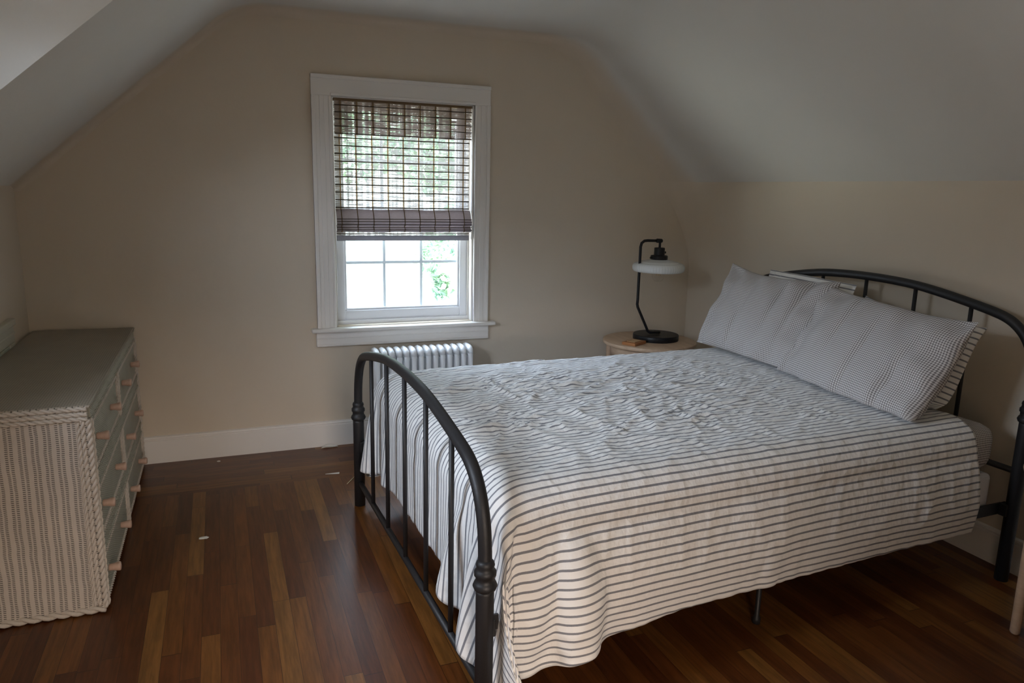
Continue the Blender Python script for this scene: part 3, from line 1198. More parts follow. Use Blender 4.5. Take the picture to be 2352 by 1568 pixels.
# ------------------------------------------------------------------ comforter (draped by a small cloth relaxation)
def vnoise(shape, cell, rs):
    """smooth value noise on a grid"""
    h, w = shape
    gh, gw = int(h / cell[0]) + 3, int(w / cell[1]) + 3
    G = rs.rand(gh, gw)
    yi = np.arange(h) / cell[0]
    xi = np.arange(w) / cell[1]
    y0, x0 = yi.astype(int), xi.astype(int)
    fy, fx = yi - y0, xi - x0
    fy, fx = fy * fy * (3 - 2 * fy), fx * fx * (3 - 2 * fx)
    a = G[np.ix_(y0, x0)]
    b = G[np.ix_(y0 + 1, x0)]
    c = G[np.ix_(y0, x0 + 1)]
    d = G[np.ix_(y0 + 1, x0 + 1)]
    fy, fx = fy[:, None], fx[None, :]
    return (a * (1 - fy) + b * fy) * (1 - fx) + (c * (1 - fy) + d * fy) * fx


class Cloth:
    def __init__(s, P, rest):
        s.P, s.rest = P, rest          # rest (n,m,2) material coordinates
        s.V = np.zeros_like(P)
        s.pin = None
        s.build()

    def build(s):
        s.cons = []
        n, m = s.P.shape[:2]
        for (di, dj, k) in ((1, 0, 1.0), (0, 1, 1.0), (1, 1, 0.45), (1, -1, 0.45), (2, 0, 0.10), (0, 2, 0.10)):
            A0, A1 = slice(0, n - di), slice(di, n)
            if dj >= 0:
                B0, B1 = slice(0, m - dj), slice(dj, m)
            else:
                B0, B1 = slice(-dj, m), slice(0, m + dj)
            L = np.linalg.norm(s.rest[A0, B0] - s.rest[A1, B1], axis=2)
            per = 2 * max(di, abs(dj))
            hw = per // 2
            ax = 0 if di else 1
            N = L.shape[ax]
            idx = np.arange(N) % per
            for col in range(2):
                sel = np.where((idx < hw) if col == 0 else (idx >= hw))[0]
                if not len(sel):
                    continue
                s.cons.append((A0, A1, B0, B1, ax, sel, L, k))

    def project(s, slack=None):
        P = s.P
        for A0, A1, B0, B1, ax, sel, L, k in s.cons:
            a, b = P[A0, B0], P[A1, B1]
            if ax == 0:
                d = b[sel] - a[sel]
                l0 = L[sel]
            else:
                d = b[:, sel] - a[:, sel]
                l0 = L[:, sel]
            l = np.sqrt((d * d).sum(2)) + 1e-9
            c = (0.5 * k * (l - l0) / l)[..., None] * d
            if ax == 0:
                a[sel] += c
                b[sel] -= c
            else:
                a[:, sel] += c
                b[:, sel] -= c

    def step(s, dt, g, its, collide, damp):
        P0 = s.P.copy()
        s.V[..., 2] -= g * dt
        s.P += s.V * dt
        for _ in range(its):
            s.project()
            hit = collide(s.P)
        s.V = (s.P - P0) / dt * damp
        s.V[hit] *= 0.1
        if s.pin is not None:
            s.P[s.pin] = s.P0[s.pin]
            s.V[s.pin] = 0


THK = 0.020                                  # half loft of the comforter above the mattress
RC = 0.115                                   # rounding of the mattress edges as the comforter feels them


def collide_bed(P):
    lo = np.array([MU0 + RC - THK, MV0 + RC - THK])
    hi = np.array([MU1 - RC, MV1 - RC + THK])
    z1 = MT + THK - RC + 0.01
    q = np.stack([np.clip(P[..., 0], lo[0], hi[0]), np.clip(P[..., 1], lo[1], hi[1]), np.minimum(P[..., 2], z1)], 2)
    d = P - q
    l = np.sqrt((d * d).sum(2))
    inside = l < 1e-6
    hit = l < RC
    sc = np.where(hit & ~inside, RC / np.maximum(l, 1e-6), 1.0)
    P[...] = q + d * sc[..., None]
    if inside.any():
        P[..., 2] = np.where(inside, z1 + RC, P[..., 2])
    # footboard plane keeps the foot drape inside the spindles
    u, v, z = P[..., 0], P[..., 1], P[..., 2]
    lim = 0.024 - 0.050 * np.sin(PI * (v - 0.022) / 0.25933) ** 2
    lim = np.where(v < 0.03, 0.024, np.where(v > WB - 0.02, -0.05, lim))
    m = (u < lim) & (v > -0.20) & (v < WB + 0.20) & (z < 0.80)
    P[..., 0] = np.where(m, lim, u)
    # posts
    for pv in (0.0, WB):
        du, dv = P[..., 0], P[..., 1] - pv
        r = np.sqrt(du * du + dv * dv) + 1e-9
        mm = (r < 0.036) & (z < 0.8)
        f = np.where(mm, 0.036 / r, 1.0)
        P[..., 0] = du * f
        P[..., 1] = pv + dv * f
    # floor and own sides
    P[..., 2] = np.maximum(P[..., 2], 0.02)
    return hit


def drape():
    rs = np.random.RandomState(5)
    h = 0.036
    a0, a1 = -0.28, 1.995                    # along the bed, foot overhang negative
    b0, b1 = -0.42, WB + 0.36
    na, nb = int((a1 - a0) / h) + 1, int((b1 - b0) / h) + 1
    A = np.linspace(a0, a1, na)
    B = np.linspace(b0, b1, nb)
    AA, BB = np.meshgrid(A, B, indexing='ij')
    # near edge hangs a little lower at the foot than at the head
    BBr = BB.copy()
    near = np.clip(-BB / 0.42, 0, 1)
    BBr = BB + near * (np.clip((AA - 0.1) / 0.6, 0, 1) * 0.075 + np.clip((AA - 0.7) / 1.2, 0, 1) * 0.03)
    ft = np.clip(-AA / 0.28, 0, 1)
    w_ = np.clip((0.55 - BB) / 0.3, 0, 1)
    AA = AA - ft * 0.065 * w_ * w_ * (3 - 2 * w_)
    rest = np.stack([AA, BBr], 2)
    ue, v0, v1 = MU0, MV0, MV1
    P = np.zeros((na, nb, 3))
    pu = np.maximum(0, ue - AA)
    pv = np.maximum(0, v0 - BBr) + np.maximum(0, BBr - v1)
    sg = np.where(BBr < 0.8, -1.0, 1.0)
    r = np.sqrt(pu ** 2 + pv ** 2) + 1e-9
    top = MT + THK + 0.012
    both = (pu > 0) & (pv > 0)
    drop = np.where(both, r * 0.93, np.maximum(pu, pv) * 0.98)
    out = 0.03 + 0.10 * r
    # a corner ear is folded towards the long side, so that it clears the posts
    th = np.arctan2(pv, pu)
    P[..., 0] = np.where(pu > 0, ue - out * np.cos(th) * 0.3, AA)
    P[..., 1] = np.where(pv > 0, np.where(sg < 0, v0, v1) + sg * out * np.sin(th), BBr)
    ear = both * np.sin(2 * th)
    P[..., 0] += ear * r * 0.10
    P[..., 1] += sg * ear * r * 0.30
    P[..., 2] = top - drop
    # crumples in the cloth: slack and a rough start
    nz = vnoise((na, nb), (2.2, 3.5), rs) + 0.5 * vnoise((na, nb), (1.2, 1.6), rs)
    onTop = (pu == 0) & (pv == 0)
    P[..., 2] += np.where(onTop, nz * 0.02, 0)
    slackn = 1.0 + 0.012 * vnoise((na, nb), (5, 7), rs)
    cl = Cloth(P, rest)
    cl.cons = [(a, b, c, d, ax, sel, L * (slackn[:L.shape[0], :L.shape[1]]), k) for a, b, c, d, ax, sel, L, k in cl.cons]
    cl.P0 = P.copy()
    cl.P0[..., 2] = top - 0.012
    cl.pin = onTop & (BBr > 0.2) & (BBr < WB - 0.2) & (AA > 1.8)
    for it in range(130):
        cl.step(0.02, 3.0, 24, collide_bed, 0.93 if it < 100 else 0.75)

    # refine x2
    def up(X):
        n, m = X.shape[:2]
        Y = np.zeros((2 * n - 1, m) + X.shape[2:])
        Y[::2] = X
        Y[1::2] = 0.5 * (X[1:] + X[:-1])
        Y[3:-3:2] = (9 * (X[1:-2] + X[2:-1]) - X[:-3] - X[3:]) / 16
        return Y

    def up2(X):
        Y = up(X)
        return np.swapaxes(up(np.swapaxes(Y, 0, 1)), 0, 1)
    P2, R2 = up2(cl.P), up2(rest)
    n2, m2 = P2.shape[:2]
    sl = up2(slackn) + 0.012 * vnoise((n2, m2), (1.6, 4.0), rs)
    P2[..., 2] += 0.004 * (vnoise((n2, m2), (1.3, 2.6), rs) - 0.3)
    c2 = Cloth(P2, R2)
    c2.cons = [(a, b, c, d, ax, sel, L * sl[:L.shape[0], :L.shape[1]], k) for a, b, c, d, ax, sel, L, k in c2.cons]
    for it in range(30):
        c2.step(0.012, 3.0, 14, collide_bed, 0.8)
    # iron out the folded corners
    mk = ((R2[..., 0] < 0.03) & ((R2[..., 1] < 0.03) | (R2[..., 1] > WB - 0.03))).astype(float)
    for _ in range(3):
        mk[1:-1, 1:-1] = (mk[1:-1, 1:-1] + mk[:-2, 1:-1] + mk[2:, 1:-1] + mk[1:-1, :-2] + mk[1:-1, 2:]) / 5
    for _ in range(60):
        Q = c2.P
        A_ = Q.copy()
        A_[1:-1, 1:-1] = 0.25 * (Q[:-2, 1:-1] + Q[2:, 1:-1] + Q[1:-1, :-2] + Q[1:-1, 2:])
        A_[0, 1:-1] = 0.5 * (Q[0, :-2] + Q[0, 2:])
        A_[1:-1, 0] = 0.5 * (Q[:-2, 0] + Q[2:, 0])
        A_[1:-1, -1] = 0.5 * (Q[:-2, -1] + Q[2:, -1])
        c2.P = Q + (0.5 * mk)[..., None] * (A_ - Q)
    collide_bed(c2.P)
    P3, R3 = up2(c2.P), up2(R2)
    # creases pressed into the cotton: ridged noise in cloth coordinates
    du = np.gradient(P3, axis=0)
    dv = np.gradient(P3, axis=1)
    N3 = np.cross(du, dv)
    N3 /= np.linalg.norm(N3, axis=2, keepdims=True) + 1e-9
    tab = rs.rand(64, 64)

    def vn(x, y):
        xi, yi = np.floor(x).astype(int), np.floor(y).astype(int)
        fx, fy = x - xi, y - yi
        fx, fy = fx * fx * (3 - 2 * fx), fy * fy * (3 - 2 * fy)
        g = lambda a, b: tab[a % 64, b % 64]
        return (g(xi, yi) * (1 - fx) + g(xi + 1, yi) * fx) * (1 - fy) + (g(xi, yi + 1) * (1 - fx) + g(xi + 1, yi + 1) * fx) * fy

    def ridge(x, y, p):
        return (1 - np.abs(2 * vn(x, y) - 1)) ** p
    a, b = R3[..., 0], R3[..., 1]
    wx = 0.10 * (vn(a * 5 + 7, b * 5) - 0.5)
    wy = 0.10 * (vn(a * 5, b * 5 + 31) - 0.5)
    p, q = (a + wx) * 0.78 + (b + wy) * 0.62, -(a + wx) * 0.62 + (b + wy) * 0.78
    onT = np.clip((b + 0.02) / 0.25, 0, 1) * np.clip((WB - b) / 0.15, 0, 1) * np.clip(a / 0.2, 0, 1)
    mid = np.clip(1.15 - np.hypot((a - 0.80) / 1.4, (b - 0.80) / 1.0), 0.2, 1)
    H = onT * mid * (0.0105 * ridge(p * 11, q * 5, 5) + 0.007 * ridge(p * 6 + 9, q * 12 + 3, 6) + 0.006 * vn(p * 22, q * 13) + 0.0035 * ridge(a * 30, b * 16 + 5, 2))
    for (ga, gb, gr, k_) in ((0.98, 0.52, 0.20, 1.0), (0.50, 1.10, 0.24, 2.0), (1.20, 1.05, 0.20, 3.0), (0.35, 0.62, 0.22, 4.0)):
        dx, dy = a - ga, b - gb
        rr = np.hypot(dx, dy)
        th = np.arctan2(dy, dx)
        H = H + 0.011 * np.exp(-(rr / gr) ** 2) * (1 - np.exp(-(rr / 0.03) ** 2)) * ridge(th * 2.6 + 10 * k_, rr * 5 + k_, 3)
    H = H + onT * mid * (0.006 * ridge(a * 4 + wx * 8 + 3, b * 26 + wy * 30, 8) * vn(a * 7, b * 5 + 11) * 2 + 0.0045 * ridge(p * 30, q * 9 + 50, 4))
    side = np.clip(-b / 0.05, 0, 1)
    H = H + side * 0.030 * np.sin(PI * np.clip((-b - 0.02) / 0.36, 0, 1)) * (0.75 + 0.5 * vn(a * 2.2 + 5, b * 2 + 8))
    H = H + side * (0.007 * ridge(a * 5 + 0.5 * b + 20, b * 1.3, 4) + 0.003 * ridge(a * 11 - 2 * b, b * 2.5 + 9, 5))
    foot = np.clip(-a / 0.05, 0, 1)
    H = H + foot * (0.006 * ridge(b * 7 + 40, a * 1.2, 3))
    he = np.minimum(np.minimum(a - a.min(axis=0, keepdims=True), a.max() - a), np.minimum(b - b.min(axis=1, keepdims=True), b.max() - b))
    hem = np.exp(-(he / 0.03) ** 2)
    along = np.where(side > 0.5, a, b)
    H = H + hem * 0.006 * (vn(along * 38, he * 10) - 0.5)
    mk3 = up2(up2(mk))[:P3.shape[0], :P3.shape[1]] if mk.shape != P3.shape[:2] and mk.shape[0] * 2 - 1 != P3.shape[0] else up2(mk)
    H = H * np.clip(1 - 1.5 * mk3, 0, 1)
    P3 = P3 + N3 * H[..., None]
    return P3, R3


PD, RD = drape()
bm = bmesh.new()
n_, m_ = PD.shape[:2]
grid_mesh(bm, [[tuple(PD[i, j]) for j in range(m_)] for i in range(n_)])
duv = link('comforter', bm, M_STRIPE, None, True)
uvl = duv.data.uv_layers.new(name='UVMap')
idx = np.zeros(len(duv.data.loops), dtype=np.int32)
duv.data.loops.foreach_get('vertex_index', idx)
uvl.data.foreach_set('uv', RD.reshape(-1, 2)[idx].ravel())
duv.location = BO
duv.rotation_euler = (0, 0, ABED)
solidify(duv, 0.010, -1.0)
tag(duv, 'white comforter with thin grey blue stripes spread over the iron bed', 'comforter')


# ------------------------------------------------------------------ pillows
def pillow(name, label, mat, centre, width, height, thick, lean, yaw, seed, roll=0.0, ears=0.05, sag=0.04):
    """standing pillow; local x across the bed (+v), y up its face, z towards the foot"""
    rs = np.random.RandomState(seed)
    n, m = 64, 48
    s = np.linspace(-1, 1, n)
    t = np.linspace(-1, 1, m)
    Sg, Tg = np.meshgrid(s, t, indexing='ij')
    ph = rs.rand(8) * 6.28
    X = width / 2 * Sg * (1 - ears * (1 - Tg ** 2) ** 1.0)
    Y = height / 2 * Tg * (1 - ears * 1.2 * (1 - Sg ** 2) ** 1.0)
    prof_ = ((1 - np.abs(Sg) ** 2.6) * (1 - np.abs(Tg) ** 2.6)) ** 0.5
    Z = thick / 2 * prof_
    # wrinkles running in from the seams and corners
    ang = np.arctan2(Tg, Sg)
    rad_ = np.hypot(Sg, Tg)
    wr = 0.0
    edge = np.maximum(np.abs(Sg), np.abs(Tg))
    env = np.clip((edge - 0.25) / 0.6, 0, 1) * np.clip((1 - edge) / 0.08, 0, 1)
    for kf_ in range(4):                       # long slack folds running down the face
        c0 = -0.75 + 0.5 * kf_ + 0.2 * (rs.rand() - 0.5)
        ln_ = Sg - c0 - 0.28 * (1 - Tg) * (0.5 - rs.rand() * 0.4)
        wr = wr - 0.020 * np.exp(-(ln_ / 0.045) ** 2) * np.clip((1 - edge) / 0.1, 0, 1) * np.clip(0.6 + Tg * (rs.rand() * 1.6 - 0.6), 0, 1)
    wr = wr + 0.012 * env * np.sin(Sg * 13 + 2.2 * np.sin(Tg * 2 + ph[0]) + ph[1]) * np.abs(Tg)
    wr = wr + 0.009 * env * np.sin(Tg * 10 + 2 * np.sin(Sg * 2 + ph[2]) + ph[3]) * np.abs(Sg)
    wr = wr + 0.022 * (vnoise((n, m), (16, 26), rs) - 0.5) * np.clip((1 - edge) / 0.2, 0, 1)
    wr = wr + 0.014 * (vnoise((n, m), (6, 14), rs) - 0.5) * np.clip((1 - edge) / 0.15, 0, 1)
    Y = Y - sag * 0.5 * (1 + Tg) / 2 * (1 - Sg ** 2)
    wave = 0.010 * np.sin(Sg * 5 + ph[4]) * edge ** 4 + 0.012 * np.sin(Tg * 4 + ph[5]) * edge ** 6
    bm = bmesh.new()
    uv = {}
    layers = []
    for side in (1, -1):
        rows = []
        for i in range(n):
            row = []
            for j in range(m):
                zz = side * Z[i, j] + wave[i, j] + (wr[i, j] if side > 0 else -wr[i, j] * 0.6)
                row.append((X[i, j], Y[i, j], zz))
            rows.append(row)
        layers.append(rows)
    Vf = [[bm.verts.new(p) for p in row] for row in layers[0]]
    Vb = [[Vf[i][j] if i in (0, n - 1) or j in (0, m - 1) else bm.verts.new(layers[1][i][j]) for j in range(m)] for i in range(n)]
    for i in range(n - 1):
        for j in range(m - 1):
            bm.faces.new((Vf[i][j], Vf[i + 1][j], Vf[i + 1][j + 1], Vf[i][j + 1]))
            bm.faces.new((Vb[i][j], Vb[i][j + 1], Vb[i + 1][j + 1], Vb[i + 1][j]))
    o = link(name, bm, mat, None, True)
    uv_from(o, lambda c, nn: (c.x * 1.08, c.y * 1.08))
    # frame: x -> +v, y -> up the leaning face, z -> towards the foot
    ca, sa = math.cos(lean), math.sin(lean)
    ex = Vector((math.sin(yaw), math.cos(yaw), 0))
    fwd = Vector((-math.cos(yaw), math.sin(yaw), 0))
    ey = Vector((0, 0, 1)) * ca - fwd * sa
    ez = fwd * ca + Vector((0, 0, 1)) * sa
    ex2 = ex * math.cos(roll) + ey * math.sin(roll)
    ey2 = ey * math.cos(roll) - ex * math.sin(roll)
    Mx = Matrix((ex2, ey2, ez)).transposed().to_4x4()
    # handedness: mirror x so the basis stays right-handed
    if Mx.to_3x3().determinant() < 0:
        for v in o.data.vertices:
            v.co.x = -v.co.x
        o.data.flip_normals()
        Mx = Matrix((-ex2, ey2, ez)).transposed().to_4x4()
    o.matrix_world = Matrix.Translation(BO) @ Matrix.Rotation(ABED, 4, 'Z') @ Matrix.Translation(centre) @ Mx
    bedm = Matrix.Translation(BO) @ Matrix.Rotation(ABED, 4, 'Z')
    loc_m = Matrix.Translation(centre) @ Mx      # pillow -> bed space
    inv = loc_m.inverted()
    for v in o.data.vertices:                    # flattened where it rests on the comforter and touches the spindles
        q = loc_m @ v.co
        if q.z < 0.690:
            q.z = 0.672 + 0.018 * math.exp((q.z - 0.690) / 0.05)
        q.x = min(q.x, LB - 0.012)
        v.co = inv @ q
    s2 = o.modifiers.new('smooth', 'SUBSURF')
    s2.levels = s2.render_levels = 1
    tag(o, label, 'pillow')
    return o


G1 = 'pillows propped against the headboard'
pillow('pillow', 'grey and white checked pillow farthest from the camera, nearest the lamp', M_GING,
       (1.955, 1.180, 0.880), 0.76, 0.50, 0.16, math.radians(26), 0.02, 11, math.radians(0.5), 0.05, 0.05)['group'] = G1
pillow('pillow', 'grey and white checked pillow at the near side, overlapping the farther checked one', M_GING,
       (1.885, 0.482, 0.838), 0.83, 0.50, 0.20, math.radians(28), 0.11, 23, math.radians(3.0), 0.05, 0.02)['group'] = G1
pillow('pillow', 'striped pillow standing behind the far checked pillow, only its top edge showing', M_STRIPE2,
       (2.105, 1.10, 0.866), 0.58, 0.46, 0.08, math.radians(13), 0.0, 31, math.radians(1.5), 0.03, -0.02)['group'] = G1
pillow('pillow', 'striped pillow standing behind the near checked pillow, its right edge showing', M_STRIPE2,
       (2.068, 0.475, 0.800), 0.62, 0.47, 0.08, math.radians(22), 0.05, 47, math.radians(4.0))['group'] = G1


# ------------------------------------------------------------------ bedside tables, lamp, small box
def bedside_table(loc, label):
    t = empty('bedside_table', loc)
    tag(t, label, 'side table', 'round wooden bedside tables')
    bm = bmesh.new()
    lathe(bm, [(0.0, 0.565), (0.275, 0.565), (0.283, 0.569), (0.286, 0.578), (0.283, 0.587), (0.275, 0.591), (0.0, 0.591)], n=64, cap=False)
    bmesh.ops.remove_doubles(bm, verts=bm.verts, dist=1e-5)
    o = link('table_top', bm, M_ASH, t, True)
    o.data.set_sharp_from_angle(angle=math.radians(40))
    bm = bmesh.new()
    lathe(bm, [(0.225, 0.49), (0.235, 0.49), (0.235, 0.565), (0.225, 0.565)], n=48, cap=False)
    link('apron', bm, M_ASH, t, True)
    bm = bmesh.new()
    lathe(bm, [(0.0, 0.20), (0.225, 0.20), (0.225, 0.218), (0.0, 0.218)], n=48, cap=False)
    bmesh.ops.remove_doubles(bm, verts=bm.verts, dist=1e-5)
    link('shelf', bm, M_ASH, t)
    for k in range(4):
        a = PI / 4 + k * PI / 2 + 0.12
        x, y = 0.246 * math.cos(a), 0.246 * math.sin(a)
        bm = bmesh.new()
        lathe(bm, [(0.012, 0.0), (0.016, 0.006), (0.018, 0.3), (0.018, 0.565)], (x, y), 14)
        link('leg', bm, M_ASH, t, True)
    return t


bedside_table((1.455, -0.335, 0), 'round pale wooden bedside table in the far corner, under the black lamp')
bedside_table((1.715, -2.835, 0), 'pale wooden bedside table leg at the right edge, beside the near end of the headboard')

lamp = empty('table_lamp', (1.50, -0.335, 0.591))
tag(lamp, 'black metal desk lamp with white glass shade on the round bedside table', 'lamp')
bm = bmesh.new()
lathe(bm, [(0.138, 0.0), (0.140, 0.003), (0.140, 0.030), (0.137, 0.034)], n=48)
o = link('base', bm, M_LAMP, lamp, True)
o.data.set_sharp_from_angle(angle=math.radians(40))
zb = -0.591
px = -0.143
pts = [(0.02, -0.012, 0.044), (-0.045, -0.004, 0.045), (-0.060, 0.0, 0.055), (-0.140, 0.0, 0.206), (px - 0.002, 0, 0.225), (px, 0, 0.25), (px, 0, 0.570),
       (px + 0.006, 0, 0.592), (px + 0.024, 0, 0.605), (px + 0.045, 0, 0.607), (-0.03, 0, 0.606)]
bm = bmesh.new()
sweep(bm, pts, 0.0085, 12)
link('stem', bm, M_LAMP, lamp, True)
bm = bmesh.new()
sweep(bm, [(-0.035, 0, 0.606), (-0.033, 0, 0.606), (0.0, 0, 0.605), (0.004, 0, 0.605)], [0.009, 0.0125, 0.0125, 0.010], 12)
sweep(bm, [(-0.010, 0, 0.606), (-0.010, 0, 0.55)], 0.0075, 10)
link('swivel_joint', bm, M_LAMP, lamp, True)
bm = bmesh.new()
lathe(bm, [(0.010, 0.566), (0.030, 0.564), (0.032, 0.56), (0.032, 0.520), (0.048, 0.518), (0.052, 0.514), (0.052, 0.494), (0.048, 0.490)], (-0.01, 0), 28)
sweep(bm, [(0.02, 0, 0.535), (0.034, 0, 0.535)], 0.007, 8)
sweep(bm, [(-0.05, 0, 0.504), (-0.072, 0, 0.504)], 0.006, 8)
o = link('socket', bm, M_LAMP, lamp, True)
o.data.set_sharp_from_angle(angle=math.radians(40))


def flute(a, r, z):
    return 1 + (0.012 * math.cos(a * 56) if r > 0.14 and z < 0.466 else 0)


bm = bmesh.new()
lathe(bm, [(0.046, 0.494), (0.062, 0.490), (0.090, 0.485), (0.112, 0.480), (0.119, 0.478), (0.122, 0.4735), (0.134, 0.4725), (0.146, 0.468), (0.153, 0.459), (0.156, 0.447), (0.155, 0.434),
           (0.150, 0.424), (0.142, 0.419), (0.134, 0.418), (0.136, 0.423), (0.146, 0.433), (0.148, 0.446), (0.144, 0.459), (0.130, 0.467), (0.10, 0.475), (0.05, 0.486)], (-0.01, 0), 168, False, flute)
link('glass_shade', bm, M_OPAL, lamp, True)
bm = bmesh.new()
lathe(bm, [(0.013, 0.470), (0.014, 0.455), (0.020, 0.440), (0.031, 0.425), (0.037, 0.405), (0.037, 0.390), (0.031, 0.372), (0.018, 0.360), (0.004, 0.357)], (-0.01, 0), 24)
blb = link('bulb', bm, M_BULB, lamp, True)
bm = bmesh.new()
lathe(bm, [(0.012, 0.490), (0.013, 0.455), (0.006, 0.452)], (-0.01, 0), 14)
for k in range(6):
    a = k * PI / 3
    sweep(bm, [(-0.01 + 0.004 * math.cos(a), 0.004 * math.sin(a), 0.452), (-0.01 + 0.014 * math.cos(a), 0.014 * math.sin(a), 0.430), (-0.01 + 0.012 * math.cos(a), 0.012 * math.sin(a), 0.395)], 0.0019, 5)
link('filament', bm, M_BRASS, blb, True)

wb = empty('wooden_box', (1.288, -0.435, 0.591), 0.5)
tag(wb, 'small flat reddish wooden box on the bedside table beside the lamp base', 'box')
bm = bmesh.new()
box(bm, -0.065, 0.065, -0.045, 0.045, 0, 0.018, 0.002, 1)
link('body', bm, M_BOXW, wb)
bm = bmesh.new()
box(bm, -0.038, 0.038, -0.028, 0.028, 0.0181, 0.0215, 0.001, 1)
link('inset_panel', bm, M_BOXT, wb)

# ------------------------------------------------------------------ wicker dresser
DX0, DX1, DY0, DY1, DZ = -1.862, -1.415, -1.511, -0.045, 0.750
dr = empty('wicker_dresser', ((DX0 + DX1) / 2, (DY0 + DY1) / 2, 0))
tag(dr, 'pale painted wicker dresser with six drawers against the left wall', 'dresser')
ox, oy = (DX0 + DX1) / 2, (DY0 + DY1) / 2
hx, hy = (DX1 - DX0) / 2, (DY1 - DY0) / 2


def braid(bm, p0, p1, r, pitch, strands=2, rad=0.5, n=6):
    """rope of twisted canes from p0 to p1"""
    p0, p1 = Vector(p0), Vector(p1)
    d = p1 - p0
    L = d.length
    t = d.normalized()
    ref = Vector((0, 0, 1)) if abs(t.z) < 0.9 else Vector((1, 0, 0))
    a = t.cross(ref).normalized()
    b = t.cross(a)
    k = max(6, int(L / pitch * 8))
    for s in range(strands):
        pts = []
        for i in range(k + 1):
            u = i / k
            th = 2 * PI * (u * L / pitch + s / strands)
            pts.append(p0 + d * u + (a * math.cos(th) + b * math.sin(th)) * r * rad)
        sweep(bm, pts, r * 0.62, n)


for y0, y1 in ((-hy, -hy + 0.02), (hy - 0.02, hy)):
    bm = bmesh.new()
    box(bm, -hx, hx - 0.016, y0, y1, 0.012, DZ - 0.01)
    link('side_panel', bm, M_WSIDE, dr)
bm = bmesh.new()
box(bm, -hx, -hx + 0.012, -hy + 0.02, hy - 0.02, 0.03, DZ - 0.01)
box(bm, hx - 0.030, hx - 0.018, -hy + 0.02, hy - 0.02, 0.01, DZ - 0.01)
link('carcass', bm, M_WFRONT, dr)
bm = bmesh.new()
box(bm, -hx, hx + 0.002, -hy - 0.002, hy + 0.002, DZ - 0.012, DZ, 0.005)
link('top', bm, M_WTOP, dr)
# braided edges
e = 0.011
for y in (-hy - 0.001, hy + 0.001):
    bm = bmesh.new()
    for z in (DZ - 0.012, DZ - 0.030, DZ - 0.046):
        braid(bm, (-hx, y, z), (hx - 0.01, y, z), e * 0.8, 0.05, 2)
    link('top_braid', bm, M_WROPE, dr, True)
for y, s in ((-hy, -1), (hy, 1)):
    bm = bmesh.new()
    braid(bm, (-hx, y, 0.016), (hx - 0.008, y, 0.016), 0.013, 0.085, 2)
    braid(bm, (hx - 0.008, y - s * 0.004, 0.02), (hx - 0.008, y - s * 0.004, DZ - 0.05), 0.010, 0.05, 2)
    braid(bm, (hx - 0.026, y - s * 0.001, 0.03), (hx - 0.026, y - s * 0.001, DZ - 0.05), 0.008, 0.05, 2)
    braid(bm, (hx - 0.040, y - s * 0.001, 0.03), (hx - 0.040, y - s * 0.001, DZ - 0.05), 0.007, 0.05, 2)
    braid(bm, (hx - 0.002, y - s * 0.020, 0.02), (hx - 0.002, y - s * 0.020, DZ - 0.05), 0.008, 0.05, 2)
    link('corner_braid', bm, M_WROPE, dr, True)
# front rails and stile
rows = [(0.500, 0.690), (0.255, 0.445), (0.012, 0.200)]
for z0, z1 in ((0.690, 0.738), (0.445, 0.500), (0.200, 0.255)):
    bm = bmesh.new()
    box(bm, hx - 0.022, hx - 0.004, -hy + 0.03, hy - 0.01, z0 + 0.004, z1 - 0.004, 0.004)
    braid(bm, (hx - 0.004, -hy + 0.03, z0 + 0.004), (hx - 0.004, hy - 0.01, z0 + 0.004), 0.005, 0.03, 2)
    braid(bm, (hx - 0.004, -hy + 0.03, z1 - 0.004), (hx - 0.004, hy - 0.01, z1 - 0.004), 0.005, 0.03, 2)
    link('rail', bm, M_WFRONT, dr)
bm = bmesh.new()
for z0, z1 in rows:
    box(bm, hx - 0.022, hx - 0.006, -0.018, 0.018, z0, z1, 0.003)
    braid(bm, (hx - 0.004, -0.010, z0), (hx - 0.004, -0.010, z1), 0.007, 0.045, 2)
    braid(bm, (hx - 0.004, 0.010, z0), (hx - 0.004, 0.010, z1), 0.007, 0.045, 2)
link('center_stile', bm, M_WROPE, dr, True)

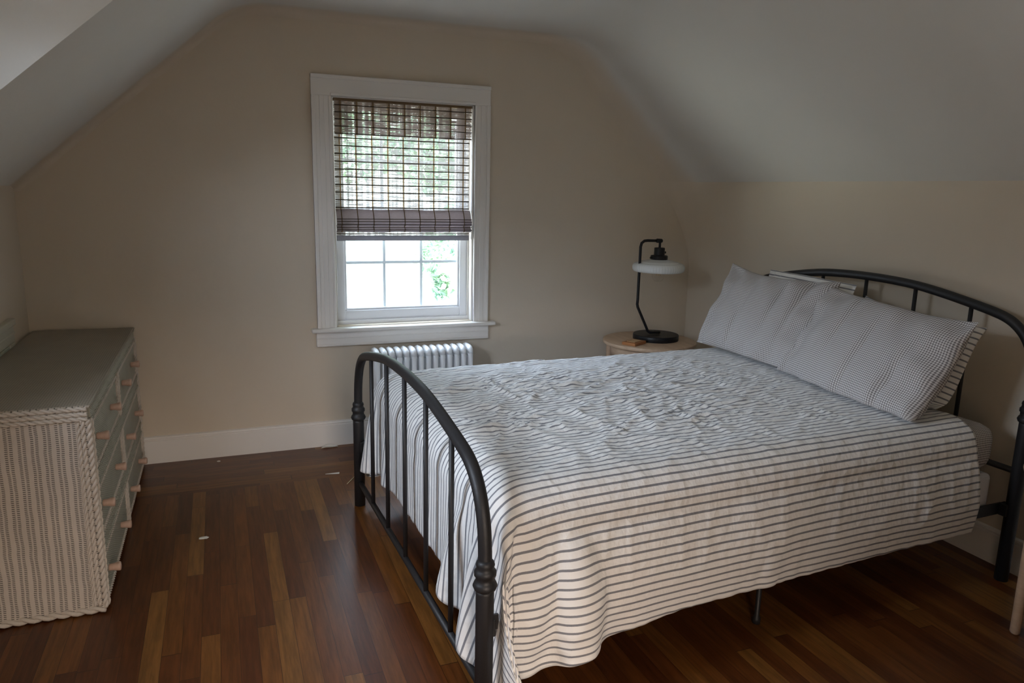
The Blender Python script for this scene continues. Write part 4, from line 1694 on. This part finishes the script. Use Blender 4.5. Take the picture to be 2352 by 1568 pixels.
kb = bmesh.new()
lathe(kb, [(0.009, 0.0), (0.0125, 0.004), (0.0125, 0.012), (0.0165, 0.034), (0.0160, 0.039), (0.012, 0.041)], n=18)
kb.transform(Matrix.Rotation(PI / 2, 4, 'Y'))
knob_me = None
for ri, (z0, z1) in enumerate(rows):
    for ci in (0, 1):
        ya, yb = (-hy + 0.035, -0.020) if ci == 0 else (0.020, hy - 0.012)
        bm = bmesh.new()
        box(bm, hx - 0.018, hx - 0.008, ya + 0.004, yb - 0.004, z0 + 0.006, z1 - 0.006, 0.003)
        d = link('drawer', bm, M_WFRONT, dr)
        bm = bmesh.new()
        m = 0.014
        for (p, q) in (((ya + m, z0 + m), (yb - m, z0 + m)), ((ya + m, z1 - m), (yb - m, z1 - m)), ((ya + m, z0 + m), (ya + m, z1 - m)), ((yb - m, z0 + m), (yb - m, z1 - m))):
            braid(bm, (hx - 0.006, p[0], p[1]), (hx - 0.006, q[0], q[1]), 0.006, 0.035, 2)
        link('drawer_braid', bm, M_WROPE, d, True)
        for yk in ((-1.375, -1.007) if ci == 0 else (-0.616, -0.244)):
            if knob_me is None:
                o = link('knob', kb, M_KNOB, d, True)
                knob_me = o.data
            else:
                o = bpy.data.objects.new('knob', knob_me)
                COL.objects.link(o)
                o.parent = d
            o.location = (hx - 0.009, yk - oy, (0.600, 0.350, 0.100)[ri])

# ------------------------------------------------------------------ scraps on the floor


def scrap(name, label, loc, pts, thick, mat, cat):
    bm = bmesh.new()
    v = [bm.verts.new((x, y, z)) for x, y, z in pts]
    bm.faces.new(v)
    o = link(name, bm, mat)
    solidify(o, thick, 0)
    o.location = loc
    tag(o, label, cat)


scrap('paper_scrap', 'crumpled white paper scrap on the floor against the back baseboard', (-0.46, -0.045, 0.003),
      [(-0.045, -0.004, 0), (-0.02, -0.012, 0.006), (0.01, -0.004, 0.001), (0.05, -0.008, 0.004), (0.045, 0.012, 0.001), (0.005, 0.016, 0.012), (-0.03, 0.014, 0.005)], 0.002, M_PAPER, 'paper scrap')
scrap('wood_sliver', 'pale pointed sliver lying on the floorboards left of the bed foot', (-0.497, -0.46, 0.002),
      [(-0.038, 0.006, 0), (0.03, -0.014, 0.001), (0.034, 0.004, 0.002)], 0.002, M_PAPER, 'sliver')
bm = bmesh.new()
sweep(bm, [(0.05, 0.11, 0.006), (0.01, 0.03, 0.003), (-0.05, -0.07, 0.003)], 0.0018, 6)
o = link('straw', bm, M_STRAW, None, True)
o.location = (-0.40, -0.555, 0.0)
tag(o, 'thin pale straw lying on the floor beside the far foot of the bed', 'straw')
bm = bmesh.new()
lathe(bm, [(0.008, 0.0), (0.010, 0.003), (0.004, 0.006)], n=7)
o = link('crumb', bm, M_PAPER)
o.location = (-1.053, -0.09, 0.0)
tag(o, 'tiny white crumb on the floor near the middle of the back baseboard', 'crumb')
bm = bmesh.new()
lathe(bm, [(0.016, 0.0), (0.014, 0.002), (0.004, 0.003)], n=9, mod=lambda a, r, z: 1 + 0.35 * math.cos(2 * a))
o = link('wood_chip', bm, M_PAPER)
o.location = (-1.115, -1.02, 0.0)
tag(o, 'small pale chip on the floor in front of the dresser', 'chip')
